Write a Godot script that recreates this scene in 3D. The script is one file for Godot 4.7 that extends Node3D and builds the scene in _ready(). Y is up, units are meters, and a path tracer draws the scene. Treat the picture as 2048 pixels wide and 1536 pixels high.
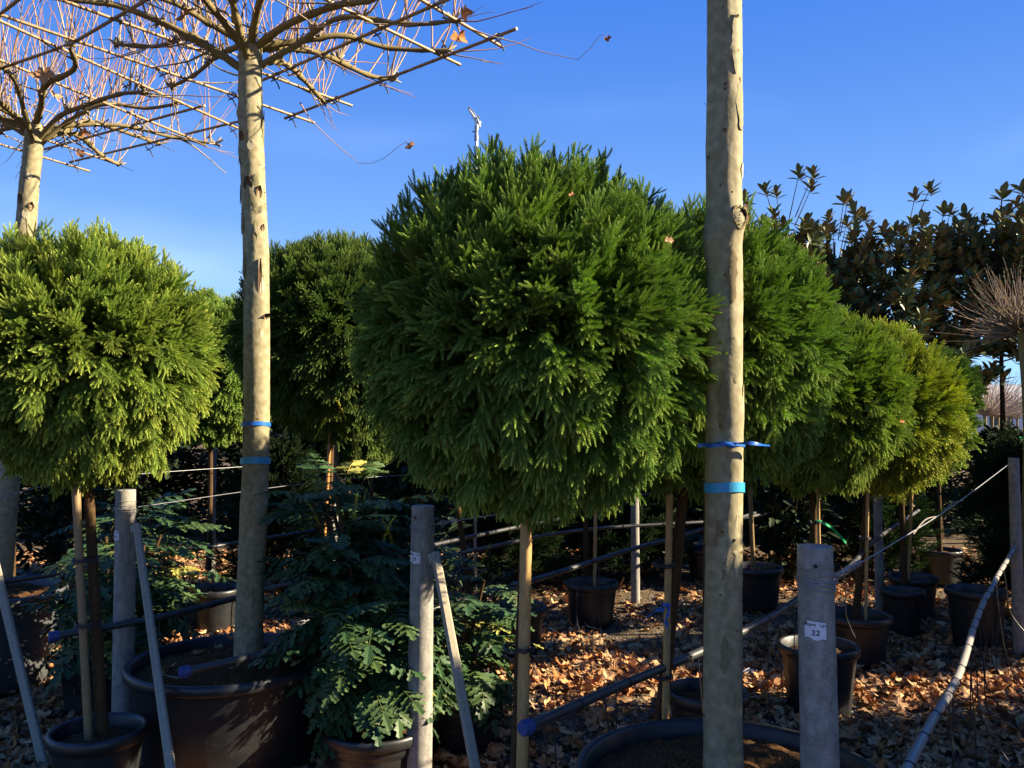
extends Node3D

# ---------------------------------------------------------------- mesh helper
class Geo:
	var v := PackedVector3Array()
	var n := PackedVector3Array()
	var c := PackedColorArray()
	var ix := PackedInt32Array()
	func quad(a: int, b: int, d: int, e: int) -> void:
		ix.append_array(PackedInt32Array([a, b, d, a, d, e]))
	# flat, unshared triangle
	func tri(p: Vector3, q: Vector3, r: Vector3, cp: Color, cq: Color, cr: Color) -> void:
		var k := v.size()
		v.push_back(p); v.push_back(q); v.push_back(r)
		c.push_back(cp); c.push_back(cq); c.push_back(cr)
		ix.push_back(k); ix.push_back(k + 1); ix.push_back(k + 2)
	# a round bar along a path
	func tube(pts: PackedVector3Array, rad: PackedFloat32Array, sides: int, c0 := Color.WHITE, c1 := Color.WHITE, caps := true) -> void:
		var m := pts.size()
		var x := Vector3.ZERO
		var base := v.size()
		for i in m:
			var t := (pts[mini(i + 1, m - 1)] - pts[maxi(i - 1, 0)]).normalized()
			if x == Vector3.ZERO:
				x = t.cross(Vector3(0.31, 0.2, 0.93) if absf(t.y) > 0.5 else Vector3.UP).normalized()
			else:
				x = (x - t * x.dot(t)).normalized()
			var y := t.cross(x)
			var r := rad[mini(i, rad.size() - 1)]
			var col := c0.lerp(c1, float(i) / maxi(1, m - 1))
			for k in sides:
				var a := TAU * k / sides
				var d := x * cos(a) + y * sin(a)
				v.push_back(pts[i] + d * r); n.push_back(d); c.push_back(col)
		for i in m - 1:
			for k in sides:
				var k2 := (k + 1) % sides
				var b := base + i * sides
				quad(b + k, b + k2, b + sides + k2, b + sides + k)
		if caps:
			for e in 2:
				var i := 0 if e == 0 else m - 1
				var t := (pts[0] - pts[1]).normalized() if e == 0 else (pts[m - 1] - pts[m - 2]).normalized()
				var k0 := v.size()
				for k in sides:
					v.push_back(v[base + i * sides + k]); n.push_back(t); c.push_back(c0 if e == 0 else c1)
				for k in range(1, sides - 1):
					ix.append_array(PackedInt32Array([k0, k0 + k, k0 + k + 1]))
	# turned shape: profile of (radius, height); flute = depth of vertical flutes between heights f0 and f1
	func lathe(prof: Array, sides: int, col := Color.WHITE, at := Vector3.ZERO, flute := 0.0, f0 := 0.0, f1 := 0.0) -> void:
		var m := prof.size()
		var sn := []
		for i in m - 1:
			var d: Vector2 = (prof[i + 1] - prof[i]).normalized()
			sn.append(Vector2(d.y, -d.x))
		for i in m - 1:
			var na: Vector2 = sn[i]
			var nb: Vector2 = sn[i]
			if i > 0 and sn[i].dot(sn[i - 1]) > 0.6: na = (sn[i] + sn[i - 1]).normalized()
			if i < m - 2 and sn[i].dot(sn[i + 1]) > 0.6: nb = (sn[i] + sn[i + 1]).normalized()
			var b := v.size()
			for e in 2:
				var p: Vector2 = prof[i + e]
				var nn := na if e == 0 else nb
				for k in sides:
					var a := TAU * k / sides
					var r := p.x
					if flute > 0.0 and p.y > f0 and p.y < f1:
						r -= flute * (1.0 if (k / 2) % 2 == 0 else 0.0)
					v.push_back(at + Vector3(cos(a) * r, p.y, sin(a) * r))
					n.push_back(Vector3(cos(a) * nn.x, nn.y, sin(a) * nn.x)); c.push_back(col)
			for k in sides:
				var k2 := (k + 1) % sides
				quad(b + k, b + k2, b + sides + k2, b + sides + k)
	func box(t: Transform3D, s: Vector3, col := Color.WHITE, bev := 0.004) -> void:
		# chamfered box
		var h := s * 0.5
		for ax in 3:
			for sg in [-1.0, 1.0]:
				var u := Vector3.ZERO; u[(ax + 1) % 3] = 1
				var w := Vector3.ZERO; w[(ax + 2) % 3] = 1
				var nn := Vector3.ZERO; nn[ax] = sg
				var k := v.size()
				for q in [[-1, -1], [1, -1], [1, 1], [-1, 1]]:
					v.push_back(t * (nn * h[ax] + u * q[0] * (h[(ax + 1) % 3] - bev) + w * q[1] * (h[(ax + 2) % 3] - bev)))
					n.push_back((t.basis * nn).normalized()); c.push_back(col)
				quad(k, k + 1, k + 2, k + 3)
		for ax in 3:
			var a1 := (ax + 1) % 3
			var a2 := (ax + 2) % 3
			for s1 in [-1.0, 1.0]:
				for s2 in [-1.0, 1.0]:
					var nn := Vector3.ZERO; nn[a1] = s1; nn[a2] = s2
					var k := v.size()
					for e in [-1.0, 1.0]:
						var p := Vector3.ZERO
						p[ax] = e * (h[ax] - bev); p[a1] = s1 * h[a1]; p[a2] = s2 * (h[a2] - bev)
						var q := p
						q[a1] = s1 * (h[a1] - bev); q[a2] = s2 * h[a2]
						for w in [p, q]:
							v.push_back(t * w); n.push_back((t.basis * nn).normalized()); c.push_back(col)
					quad(k, k + 1, k + 3, k + 2)
	func mesh(smooth := false) -> ArrayMesh:
		var has := n.size() == v.size()
		if has:
			for i in range(0, ix.size(), 3):
				var a := ix[i]
				var b := ix[i + 1]
				var d := ix[i + 2]
				if (v[d] - v[a]).cross(v[b] - v[a]).dot(n[a] + n[b] + n[d]) < 0.0:
					ix[i + 1] = d; ix[i + 2] = b
		var arr := []
		arr.resize(Mesh.ARRAY_MAX)
		arr[Mesh.ARRAY_VERTEX] = v
		arr[Mesh.ARRAY_COLOR] = c
		arr[Mesh.ARRAY_INDEX] = ix
		if has: arr[Mesh.ARRAY_NORMAL] = n
		var am := ArrayMesh.new()
		if smooth:
			var st := SurfaceTool.new()
			st.create_from_arrays(arr)
			st.generate_normals()
			return st.commit()
		am.add_surface_from_arrays(Mesh.PRIMITIVE_TRIANGLES, arr)
		return am

var M := {}
var used := {}
var rng := RandomNumberGenerator.new()
const UROW := Vector3(0.63, 0, -0.777)    # the way the rows run
const VROW := Vector3(0.777, 0, 0.63)     # along the ends of the rows


func _ready() -> void:
	# camera
	var cam := Camera3D.new()
	cam.name = "camera"
	cam.position = Vector3(0, 1.6, 0)
	cam.rotation_degrees = Vector3(2.83, 0, 0)
	cam.fov = 49.73
	cam.near = 0.05
	cam.far = 900.0
	add_child(cam)
	cam.current = true
	# sky
	var sm := ProceduralSkyMaterial.new()
	sm.sky_top_color = Color(0.15, 0.4, 0.79)
	sm.sky_horizon_color = Color(0.68, 0.87, 1.0)
	sm.sky_curve = 0.15
	sm.ground_horizon_color = Color(0.42, 0.42, 0.40)
	sm.ground_bottom_color = Color(0.16, 0.14, 0.11)
	sm.sun_angle_max = 40.0
	sm.sun_curve = 0.25
	sm.sky_cover = cirrus()
	sm.sky_cover_modulate = Color(1, 1, 1, 1)
	var sky := Sky.new()
	sky.sky_material = sm
	var env := Environment.new()
	env.background_mode = Environment.BG_SKY
	env.sky = sky
	env.background_energy_multiplier = 0.33
	env.tonemap_mode = Environment.TONE_MAPPER_LINEAR
	env.tonemap_exposure = 4.3
	env.sdfgi_enabled = true
	env.ssao_enabled = true
	env.ssil_enabled = true
	var we := WorldEnvironment.new()
	we.name = "world_environment"
	we.environment = env
	add_child(we)
	# low winter sun, square to the right of the view
	var sun := DirectionalLight3D.new()
	sun.name = "sun"
	sun.light_energy = 1.6
	sun.light_color = Color(1.0, 0.93, 0.8)
	sun.light_angular_distance = 0.5
	sun.shadow_enabled = true
	sun.directional_shadow_max_distance = 60.0
	add_child(sun)
	var az := deg_to_rad(SUN_AZ)
	var el := deg_to_rad(SUN_EL)
	sun.look_at_from_position(Vector3(sin(az) * cos(el), sin(el), -cos(az) * cos(el)) * 20.0, Vector3.ZERO)
	make_materials()
	make_foliage_meshes()
	build_ground()
	build_far()
	build_planes()
	build_globes()
	build_posts_and_lines()
	build_shrubs()
	build_details()
	build_leaves()

const SUN_AZ := 92.0
const SUN_EL := 26.0

func cirrus() -> ImageTexture:
	# a few very thin streaks of high cloud
	var nz := FastNoiseLite.new()
	nz.seed = 4; nz.frequency = 0.02; nz.fractal_octaves = 4
	var w := 512
	var h := 256
	var b := PackedByteArray()
	b.resize(w * h * 4)
	for y in h:
		for x in w:
			var e := 90.0 - 180.0 * y / h
			var k := nz.get_noise_3d(x * 0.5, y * 3.0, 0.0)
			var a := clampf((k - 0.05) * 1.1, 0, 1) * smoothstep(2.0, 8.0, e) * (1.0 - smoothstep(14.0, 24.0, e))
			var i := (y * w + x) * 4
			b[i] = 230; b[i + 1] = 236; b[i + 2] = 250
			b[i + 3] = int(a * 150.0)
	return ImageTexture.create_from_image(Image.create_from_data(w, h, false, Image.FORMAT_RGBA8, b))

var hill := FastNoiseLite.new()
func ground_y(x: float, z: float) -> float:
	hill.seed = 21; hill.frequency = 0.35; hill.fractal_octaves = 4
	return hill.get_noise_2d(x, z) * 0.05 * clampf(1.5 - Vector2(x, z + 5.0).length() / 20.0, 0, 1)

func build_ground() -> void:
	var g := Geo.new()
	var n := 150
	var cs := []
	for i in n + 1:
		var u := 2.0 * i / n - 1.0
		cs.append(signf(u) * (absf(u) * 9.0 + pow(absf(u), 9.0) * 600.0))
	for j in n + 1:
		for i in n + 1:
			var x: float = cs[i]
			var z: float = cs[j] - 5.0
			g.v.append(Vector3(x, ground_y(x, z), z)); g.c.append(Color.WHITE)
	for j in n:
		for i in n:
			var b := j * (n + 1) + i
			g.quad(b, b + 1, b + n + 2, b + n + 1)
	var o := obj("ground", g.mesh(true), M.ground_gravel)
	o.set_meta("kind", "structure")
	o.set_meta("label", "dark gravelly nursery ground under the fallen leaves")
	# loose stones
	rng.seed = 31
	var gs := Geo.new()
	var bs := SphereMesh.new()
	bs.radius = 0.5; bs.height = 0.7; bs.radial_segments = 6; bs.rings = 3
	var xf := []
	var cols := []
	for i in 26000:
		var z := -rf(2.6, 8.5)
		var x := rf(-0.75, 0.75) * -z
		var s := rf(0.007, 0.02)
		xf.append(Transform3D(Basis.from_euler(Vector3(rf(0, 6), rf(0, 6), rf(0, 6))).scaled(Vector3(s, s * rf(0.6, 1), s * rf(0.7, 1.2))), Vector3(x, ground_y(x, z) + s * 0.15, z)))
		var k := rf(0.08, 0.34)
		cols.append(Color(k, k * 0.95, k * rf(0.8, 0.95)))
	var st := multi("gravel", bs, M.stone, xf, cols)
	tag(st, "loose grey gravel scattered over the nursery ground", "gravel")

func build_far() -> void:
	# row of magnolias on the right, and the tip of one behind the left-hand globes
	var mg := [
		[3.7, -11.2, 4.7, 0.75, "magnolia at the left end of the row with a lone leafy tip"],
		[4.55, -11.6, 4.55, 0.8, "low rounded magnolia second from the left end of the row"],
		[5.3, -11.2, 4.5, 0.8, "magnolia in the middle of the row above the yellow-green globe conifer"],
		[6.0, -11.7, 4.6, 0.75, "slender magnolia just left of the tallest shoots in the row"],
		[6.65, -11.3, 4.75, 0.8, "tall magnolia with several upright leafy shoots in the right half of the row"],
		[7.35, -11.8, 4.75, 0.85, "magnolia behind the bare twiggy ball-headed tree"],
		[7.85, -11.3, 5.1, 0.8, "tallest magnolia, cut off by the right edge of the photo"],
		[4.1, -12.6, 4.5, 0.9, "magnolia standing back between the two leftmost of the row"],
		[5.0, -12.7, 4.45, 0.9, "magnolia standing back left of the middle of the row"],
		[8.8, -11.8, 5.0, 0.9, "magnolia just past the right edge of the photo"],
		[-5.65, -14.5, 4.0, 0.6, "magnolia whose bronze tip shows between two globe conifers on the left"]]
	for i in mg.size():
		var a = mg[i]
		magnolia(a[4], Vector3(a[0], 0, a[1]), a[2], a[3], 2.45 if i >= 4 and i < 8 else 1.8, 100 + i)
	# pale trunks with fuzzy twig heads far away on the right
	var far_lab := ["leftmost pale-stemmed bare tree in the distant row at right", "second pale-stemmed bare tree in the distant row at right", "third pale-stemmed bare tree in the distant row at right", "fourth pale-stemmed bare tree in the distant row at right", "fifth pale-stemmed bare tree in the distant row, half behind the near thin trunk", "rightmost pale-stemmed bare tree in the distant row"]
	for i in 6:
		rng.seed = 300 + i
		var z := -24.0 - i * 3.0
		var x := -z * (0.571 + 0.0075 * i)
		var t := thing("bare_tree", far_lab[i], "bare tree", Vector3(x, 0, z), "distant row of bare pale-stemmed trees")
		var g := Geo.new()
		g.tube(spline([Vector3.ZERO, Vector3(rf(-0.05, 0.05), 1.0, 0), Vector3(rf(-0.06, 0.06), 1.9, 0)], 4), pf([0.06, 0.055, 0.05, 0.05, 0.05, 0.048, 0.045, 0.045, 0.05]), 8, Color(1.5, 1.35, 1.1), Color(1.5, 1.35, 1.1))
		obj("trunk", g.mesh(), M.branch_bark, t)
		for k in 120:
			var gt := Geo.new()
			var d := Vector3(rf(-1, 1), rf(0.15, 1.2), rf(-1, 1)).normalized()
			gt.tube(zig(Vector3(0, 1.88, 0), d, rf(0.9, 1.7), 4, 0.12, 0.2), pf([0.014, 0.01, 0.008, 0.006, 0.004]), 4, Color(0.3, 0.24, 0.18), Color(0.36, 0.27, 0.2))
			obj("twig", gt.mesh(), M.twig_bark, t)
	# long low pale building beyond them
	var b := thing("farm_building", "long low pale building with a red base band far off at right", "building", Vector3(38, 0, -62))
	var gw := Geo.new()
	gw.box(Transform3D(Basis(), Vector3(0, 1.9, 0)), Vector3(26, 2.6, 8), Color.WHITE, 0.02)
	obj("wall", gw.mesh(), M.pale_wall, b)
	var gb := Geo.new()
	gb.box(Transform3D(Basis(), Vector3(0, 0.3, 0)), Vector3(26.1, 0.6, 8.1), Color.WHITE, 0.02)
	obj("base_band", gb.mesh(), M.red_wall, b)
	var gr := Geo.new()
	for s in [-1.0, 1.0]:
		gr.box(Transform3D(Basis(Vector3.RIGHT, s * 0.3), Vector3(0, 3.85, s * 2.15)), Vector3(27, 0.15, 4.7), Color.WHITE, 0.02)
	obj("roof", gr.mesh(), M.roof_grey, b)
	for i in 7:
		var gq := Geo.new()
		gq.box(Transform3D(Basis(), Vector3(-11 + i * 3.6, 2.1, 4.03)), Vector3(1.6, 1.1, 0.1), Color.WHITE, 0.01)
		obj("window", gq.mesh(), M.dark_glass, b)
	# dark evergreen row that closes the view under the crowns
	var hl := ["far left", "left of the left-hand plane trunk", "just right of the left-hand plane trunk", "behind the middle mahonia", "behind the stem of the largest globe conifer", "behind the right-hand plane trunk", "behind the nearest concrete post", "behind the yellow-green globe conifers", "left of the bare ball-headed tree", "right of the bare ball-headed tree", "at the far right edge"]
	for i in hl.size():
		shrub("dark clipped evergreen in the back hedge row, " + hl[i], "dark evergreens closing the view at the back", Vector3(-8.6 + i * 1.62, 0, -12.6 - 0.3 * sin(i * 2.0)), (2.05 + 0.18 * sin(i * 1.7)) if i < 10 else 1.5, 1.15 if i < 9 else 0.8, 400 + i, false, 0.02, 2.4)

func build_planes() -> void:
	# right: only the trunk is in view, its roof is above the picture
	var fR := Vector3(0.622, 0, -2.5)
	var pR := [fR, Vector3(0.623, 0.6, -2.5), Vector3(0.641, 1.68, -2.5), Vector3(0.647, 2.24, -2.5), Vector3(0.655, 2.9, -2.5), Vector3(0.66, 3.66, -2.5)]
	var kR := [[2.215, 0.55, 0.042, 0.02], [2.16, -1.2, 0.05, 0.012], [2.73, 0.5, 0.03, 0.007], [2.6, 0.2, 0.05, 0.004], [1.26, 0.25, 0.02, 0.008], [1.0, -0.6, 0.025, 0.006], [1.63, 1.0, 0.016, 0.005], [2.43, -0.8, 0.03, 0.005]]
	var tR := roof_plane("smooth pale plane trunk at right with two blue bands", fR, pR, 0.0585, 0.051, kR, Vector3(0.66, 3.86, -2.5), UROW, 0.85, 71, 90)
	var lR := []
	for p in pR: lR.append(p - fR)
	rng.seed = 5
	torn_knot(tR, lR, 0.069, 2.22, 0.5, 0.028)
	for i in 3: bark_flake(tR, lR, 0.067, 2.25 - 0.03 * i, 0.85 + 0.25 * i, 0.025, 0.035, "bark_curl", 0.008)
	torn_knot(tR, lR, 0.053, 2.73, 0.55, 0.013)
	torn_knot(tR, lR, 0.06, 1.262, 0.25, 0.008)
	bark_flake(tR, lR, 0.054, 2.37, 1.1, 0.022, 0.05, "cream_bark", 0.002)
	bark_flake(tR, lR, 0.0545, 2.2, -0.2, 0.05, 0.03, "bark_curl", 0.003)
	bark_flake(tR, lR, 0.0545, 2.17, 1.15, 0.03, 0.02, "bark_curl", 0.006)
	bark_flake(tR, lR, 0.054, 1.7, -0.45, 0.02, 0.03, "bark_curl", 0.003)
	bark_plates(tR, lR, 0.0558, 12)
	lenticels(tR, lR, 0.0565, 40)
	band(tR, lR, 0.0565, 1.415, 0.029, M.cyan_tape, "colour_band", "broad cyan-blue tape round the trunk")
	band(tR, lR, 0.0565, 1.541, 0.012, M.blue_tape, "tied_ribbon", "narrow blue ribbon knotted round the trunk with loose ends", 0.125)
	# left
	var fL := Vector3(-1.262, 0, -4.0)
	var pL := [fL, Vector3(-1.255, 0.57, -4.0), Vector3(-1.233, 1.48, -4.0), Vector3(-1.243, 2.3, -4.0), Vector3(-1.281, 3.05, -4.0), Vector3(-1.29, 3.5, -4.0)]
	var kL := [[2.72, 0.2, 0.04, 0.008], [2.93, -0.9, 0.04, 0.007], [2.45, 1.2, 0.05, 0.006], [3.12, -1.0, 0.03, 0.009], [1.72, 1.3, 0.02, 0.006], [2.2, 0.8, 0.04, 0.004]]
	var tL := roof_plane("tall plane tree left of centre with a bare flat crown and two blue bands", fL, pL, 0.067, 0.056, kL, Vector3(-1.28, 3.57, -4.0), UROW, 0.86, 72, 250)
	var lL := []
	for p in pL: lL.append(p - fL)
	rng.seed = 6
	bark_plates(tL, lL, 0.0612, 22)
	lenticels(tL, lL, 0.061, 50)
	band(tL, lL, 0.0655, 1.605, 0.019, M.blue_tape, "colour_band", "narrow dark blue tape round the trunk")
	band(tL, lL, 0.0665, 1.43, 0.032, M.cyan_tape, "colour_band", "broad blue tape round the trunk")
	for q in [[2.76, -0.1, 0.045, 0.08, "bark_curl", 0.012], [2.72, 0.7, 0.03, 0.07, "bark_curl", 0.016], [2.3, 0.55, 0.02, 0.2, "bark_curl", 0.01], [2.25, 0.75, 0.025, 0.14, "cream_bark", 0.004], [2.04, 0.75, 0.018, 0.055, "cream_bark", 0.001], [1.93, 0.62, 0.012, 0.03, "cream_bark", 0.001], [2.5, 0.3, 0.02, 0.05, "bark_curl", 0.006], [2.55, 0.95, 0.018, 0.04, "bark_curl", 0.008], [2.95, 0.2, 0.03, 0.05, "cream_bark", 0.003], [3.0, -0.5, 0.03, 0.05, "bark_curl", 0.01], [2.12, 1.0, 0.03, 0.03, "bark_curl", 0.03]]:
		bark_flake(tL, lL, 0.0605, q[0], q[1], q[2], q[3], q[4], q[5])
	torn_knot(tL, lL, 0.062, 2.93, -0.9, 0.012)
	# far left
	var f0 := Vector3(-3.26, 0, -5.3)
	var p0 := [f0, Vector3(-3.24, 0.5, -5.3), Vector3(-3.209, 1.12, -5.3), Vector3(-3.14, 2.9, -5.3), Vector3(-3.115, 3.3, -5.3), Vector3(-3.1, 3.56, -5.3)]
	var t0 := roof_plane("plane tree at far left with a bare flat crown, in the large grey pot", f0, p0, 0.066, 0.056, [[3.0, 0.8, 0.04, 0.008], [2.85, -0.6, 0.05, 0.006]], Vector3(-3.08, 3.66, -5.3), Vector3(0.46, 0, -0.888), 0.85, 73, 250)
	var l0 := []
	for p in p0: l0.append(p - f0)
	bark_plates(t0, l0, 0.0602, 16)
	lenticels(t0, l0, 0.06, 24)
	for q in [[3.05, -0.3, 0.04, 0.07, "bark_curl", 0.012], [3.0, 0.8, 0.03, 0.06, "bark_curl", 0.02], [3.2, 0.4, 0.03, 0.05, "cream_bark", 0.003], [2.95, 0.3, 0.03, 0.06, "cream_bark", 0.003]]:
		bark_flake(t0, l0, 0.0595, q[0], q[1], q[2], q[3], q[4], q[5])
	pot("huge black tub at the foot of the right plane trunk", Vector3(0.655, 0, -2.55), 0.45, 0.56, "big tubs of the plane trees", "plastic", false, Color(1.0, 0.85, 0.7))
	pot("huge black tub at the foot of the left plane trunk", Vector3(-1.34, 0, -4.0), 0.45, 0.5, "big tubs of the plane trees", "plastic", false, Color(0.9, 0.75, 0.6))
	pot("huge grey tub at the far left edge", Vector3(-3.27, 0, -5.2), 0.44, 0.58, "big tubs of the plane trees", "dusty_plastic", false, Color(0.9, 0.75, 0.6))
	# dead leaves still hanging in the crowns
	hung_leaf(t0, Vector3(-2.42, 3.42, -4.2), 1.1, Vector3(1.4, 0.4, 0.3), 0)
	hung_leaf(t0, Vector3(-2.38, 3.32, -4.22), 0.9, Vector3(1.1, 2.4, 0.6), 2)
	hung_leaf(t0, Vector3(-2.42, 3.25, -4.6), 0.75, Vector3(1.5, 1.0, 1.2), 4)
	hung_leaf(t0, Vector3(-2.47, 3.15, -4.65), 0.6, Vector3(0.7, 2.0, 1.2), 3)
	hung_leaf(tL, Vector3(-1.5, 3.47, -3.7), 0.8, Vector3(1.5, 0.2, 0.6), 1)
	hung_leaf(tL, Vector3(-0.25, 3.42, -3.8), 0.9, Vector3(1.4, 0.6, 0.2), 4)
	hung_leaf(tL, Vector3(-0.22, 3.5, -3.72), 0.8, Vector3(1.2, 2.6, 0.4), 0)
	# single leaves at the ends of long bending shoots
	for q in [[Vector3(-1.25, 3.5, -4.8), Vector3(-0.9, 3.13, -4.8), Vector3(-0.58, 3.16, -4.5), 1, 0.62], [Vector3(-0.2, 3.55, -4.0), Vector3(0.25, 3.4, -4.0), Vector3(0.44, 3.48, -3.9), 3, 0.38]]:
		var g := Geo.new()
		var kink := spline([q[0], q[1], q[2]], 4)
		for k in range(1, kink.size() - 1): kink[k] += Vector3(rf(-0.012, 0.012), rf(-0.02, 0.02), rf(-0.012, 0.012))
		g.tube(kink, pf([0.005, 0.003, 0.0026, 0.0022, 0.0018, 0.0014]), 5, Color(0.34, 0.22, 0.15), Color(0.3, 0.18, 0.12))
		obj("twig", g.mesh(), M.twig_bark, tL, Transform3D(Basis(), -fL))
		hung_leaf(tL, q[2] + Vector3(0.02, -0.02, 0), q[4], Vector3(1.3, 0.5, 0.7), q[3])

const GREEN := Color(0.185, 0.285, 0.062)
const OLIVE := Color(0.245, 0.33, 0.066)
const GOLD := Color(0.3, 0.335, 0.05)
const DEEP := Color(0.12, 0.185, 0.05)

func build_globes() -> void:
	var GR := "ball-headed conifers on clear stems"
	globe_tree("largest globe conifer in the centre, nearest the camera", GR, Vector3(0.01, 0.3, -2.74), Vector3(0.08, 1.885, -2.72), 0.58, GREEN, false, 1)
	globe_tree("globe conifer partly hidden behind the right-hand plane trunk", GR, Vector3(0.535, 0.3, -3.17), Vector3(0.7, 1.88, -3.15), 0.525, GREEN, false, 2)
	globe_tree("globe conifer almost hidden behind the right plane trunk and the globe beside it", GR, Vector3(0.93, 0.3, -4.02), Vector3(0.95, 1.98, -4.0), 0.5, GREEN, true, 16)
	pot("pot of the almost hidden globe behind the right plane trunk", Vector3(0.93, 0, -4.02), 0.18, 0.34)
	globe_tree("yellow-green globe conifer with a green ribbon on its stem, third to the right", GR, Vector3(1.69, 0.33, -4.72), Vector3(1.73, 1.74, -4.75), 0.52, OLIVE, false, 3)
	globe_tree("golden globe conifer, fourth to the right, behind the one with a green ribbon", GR, Vector3(2.3, 0.3, -5.62), Vector3(2.5, 1.71, -5.75), 0.535, GOLD, true, 4)
	globe_tree("golden-green globe conifer at the right end of the visible row", GR, Vector3(3.15, 0.3, -6.72), Vector3(3.12, 1.64, -6.7), 0.5, OLIVE, true, 5)
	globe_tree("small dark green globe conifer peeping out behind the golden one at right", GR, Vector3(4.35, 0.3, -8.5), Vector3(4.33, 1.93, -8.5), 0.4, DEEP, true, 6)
	globe_tree("big sunlit globe conifer at the left edge", GR, Vector3(-1.68, 0.3, -3.47), Vector3(-1.82, 1.88, -3.5), 0.53, OLIVE, false, 7, 1.3)
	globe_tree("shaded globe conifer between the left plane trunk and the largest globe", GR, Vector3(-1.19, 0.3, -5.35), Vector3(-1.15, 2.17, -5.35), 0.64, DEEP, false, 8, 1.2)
	globe_tree("globe conifer glimpsed in the gap just left of the left plane trunk", GR, Vector3(-2.72, 0.3, -7.5), Vector3(-2.74, 2.1, -7.5), 0.62, GREEN, true, 9)
	globe_tree("globe conifer hidden behind the largest globe, its left rim showing", GR, Vector3(-0.3, 0.3, -6.1), Vector3(-0.55, 2.1, -6.0), 0.58, GREEN, true, 10)
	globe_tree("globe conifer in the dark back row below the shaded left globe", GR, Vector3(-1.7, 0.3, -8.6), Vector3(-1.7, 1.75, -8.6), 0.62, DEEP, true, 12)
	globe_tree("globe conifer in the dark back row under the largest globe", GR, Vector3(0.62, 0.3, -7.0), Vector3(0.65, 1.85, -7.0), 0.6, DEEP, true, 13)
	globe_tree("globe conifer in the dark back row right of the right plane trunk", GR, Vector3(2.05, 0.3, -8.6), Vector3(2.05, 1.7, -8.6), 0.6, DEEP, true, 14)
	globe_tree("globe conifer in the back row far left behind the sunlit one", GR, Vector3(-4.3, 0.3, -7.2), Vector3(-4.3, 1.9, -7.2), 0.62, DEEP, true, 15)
	# the next row to the right, outside the picture; it shades the ground in view
	var lab := ["first", "second", "third", "fourth", "fifth", "sixth"]
	for i in [0, 3, 4, 5]:
		var p: Vector3 = VROW * 0.95 + UROW * [3.05, 4.05, 5.05, 5.85, 8.1, 9.2][i]
		globe_tree("globe conifer just outside the right edge, %s of its row" % lab[i], GR, Vector3(p.x, 0.3, p.z), Vector3(p.x + 0.05, 1.85 + 0.06 * sin(i * 2.0), p.z), 0.58, GREEN, true, 30 + i)
		pot("black pot just outside the right edge, under the %s globe of its row" % lab[i], Vector3(p.x, 0, p.z), 0.21, 0.35)
	globe_tree("small globe conifer just outside the right edge, nearest the camera", GR, Vector3(2.78, 0.3, -2.78), Vector3(2.78, 2.0, -2.78), 0.4, GREEN, true, 37)
	pot("pot of the largest globe conifer, below the picture", Vector3(0.01, 0, -2.74), 0.19, 0.33)
	pot("pot hidden behind the front tub, under the second globe", Vector3(0.56, 0, -3.22), 0.16, 0.33)
	pot("ribbed black pot right behind the nearest concrete post", Vector3(1.72, 0, -4.72), 0.205, 0.375, "black nursery pots", "plastic", true)
	pot("ribbed black pot half hidden by the nearest post, holding the fourth globe", Vector3(2.3, 0, -5.62), 0.215, 0.34, "black nursery pots", "plastic", true)
	pot("small black pot right of the mid-row concrete post", Vector3(2.98, 0, -6.4), 0.145, 0.35, "black nursery pots", "plastic", true)
	pot("black pot of the golden-green globe at the end of the row", Vector3(3.3, 0, -6.9), 0.185, 0.36)
	pot("black pot of the small dark globe far back at right", Vector3(4.35, 0, -8.5), 0.2, 0.34)
	pot("black pot of the sunlit left globe, at the foot of its cane", Vector3(-1.7, 0, -3.47), 0.175, 0.36)
	pot("black pot of the shaded globe behind the left plane tub", Vector3(-1.19, 0, -5.35), 0.2, 0.35)
	pot("dark pot standing back between the left plane trunk and the lit mahonia", Vector3(-2.3, 0, -6.5), 0.18, 0.34)
	pot("black pot in the shade between the two bamboo canes", Vector3(0.64, 0, -6.75), 0.205, 0.34)
	pot("black pot left of the middle bamboo cane", Vector3(0.03, 0, -5.85), 0.2, 0.345)
	pot("wide dark pot right behind the right plane trunk", Vector3(2.1, 0, -7.25), 0.23, 0.38)
	pot("dark pot right of the right plane trunk in the back row", Vector3(2.0, 0, -8.6), 0.2, 0.34)
	pot("dark pot beside the far right concrete post", Vector3(3.35, 0, -6.05), 0.19, 0.42)
	# canes
	rng.seed = 44
	cane("stout tan bamboo cane beside the stem of the largest globe", Vector3(0.028, 0.25, -2.7), Vector3(0.052, 1.62, -2.7), 0.0195, [0.08, 0.46, 0.78], Vector3(-0.035, 0, -0.01))
	cane("tan bamboo cane beside the mossy stem behind the front tub", Vector3(0.563, 0.25, -3.14), Vector3(0.605, 1.62, -3.15), 0.0135, [0.3, 0.6, 0.8], Vector3(-0.035, 0, -0.01))
	cane("grey cane leaning against the stem of the sunlit left globe", Vector3(-1.715, 0.28, -3.43), Vector3(-1.825, 1.72, -3.43), 0.0165, [0.35, 0.53, 0.82], Vector3(0.04, 0, -0.01), Color(0.55, 0.6, 0.75))
	cane("orange-tan cane under the shaded globe left of centre", Vector3(-1.22, 0.28, -5.3), Vector3(-1.14, 1.8, -5.26), 0.012, [0.7, 0.85], Vector3(-0.03, 0, 0), Color(1.0, 0.75, 0.55))
	cane("thin cane with a green ribbon below the yellow-green globe", Vector3(1.725, 0.3, -4.68), Vector3(1.72, 1.55, -4.69), 0.009, [0.6, 0.8], Vector3(-0.03, 0, 0))
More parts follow.
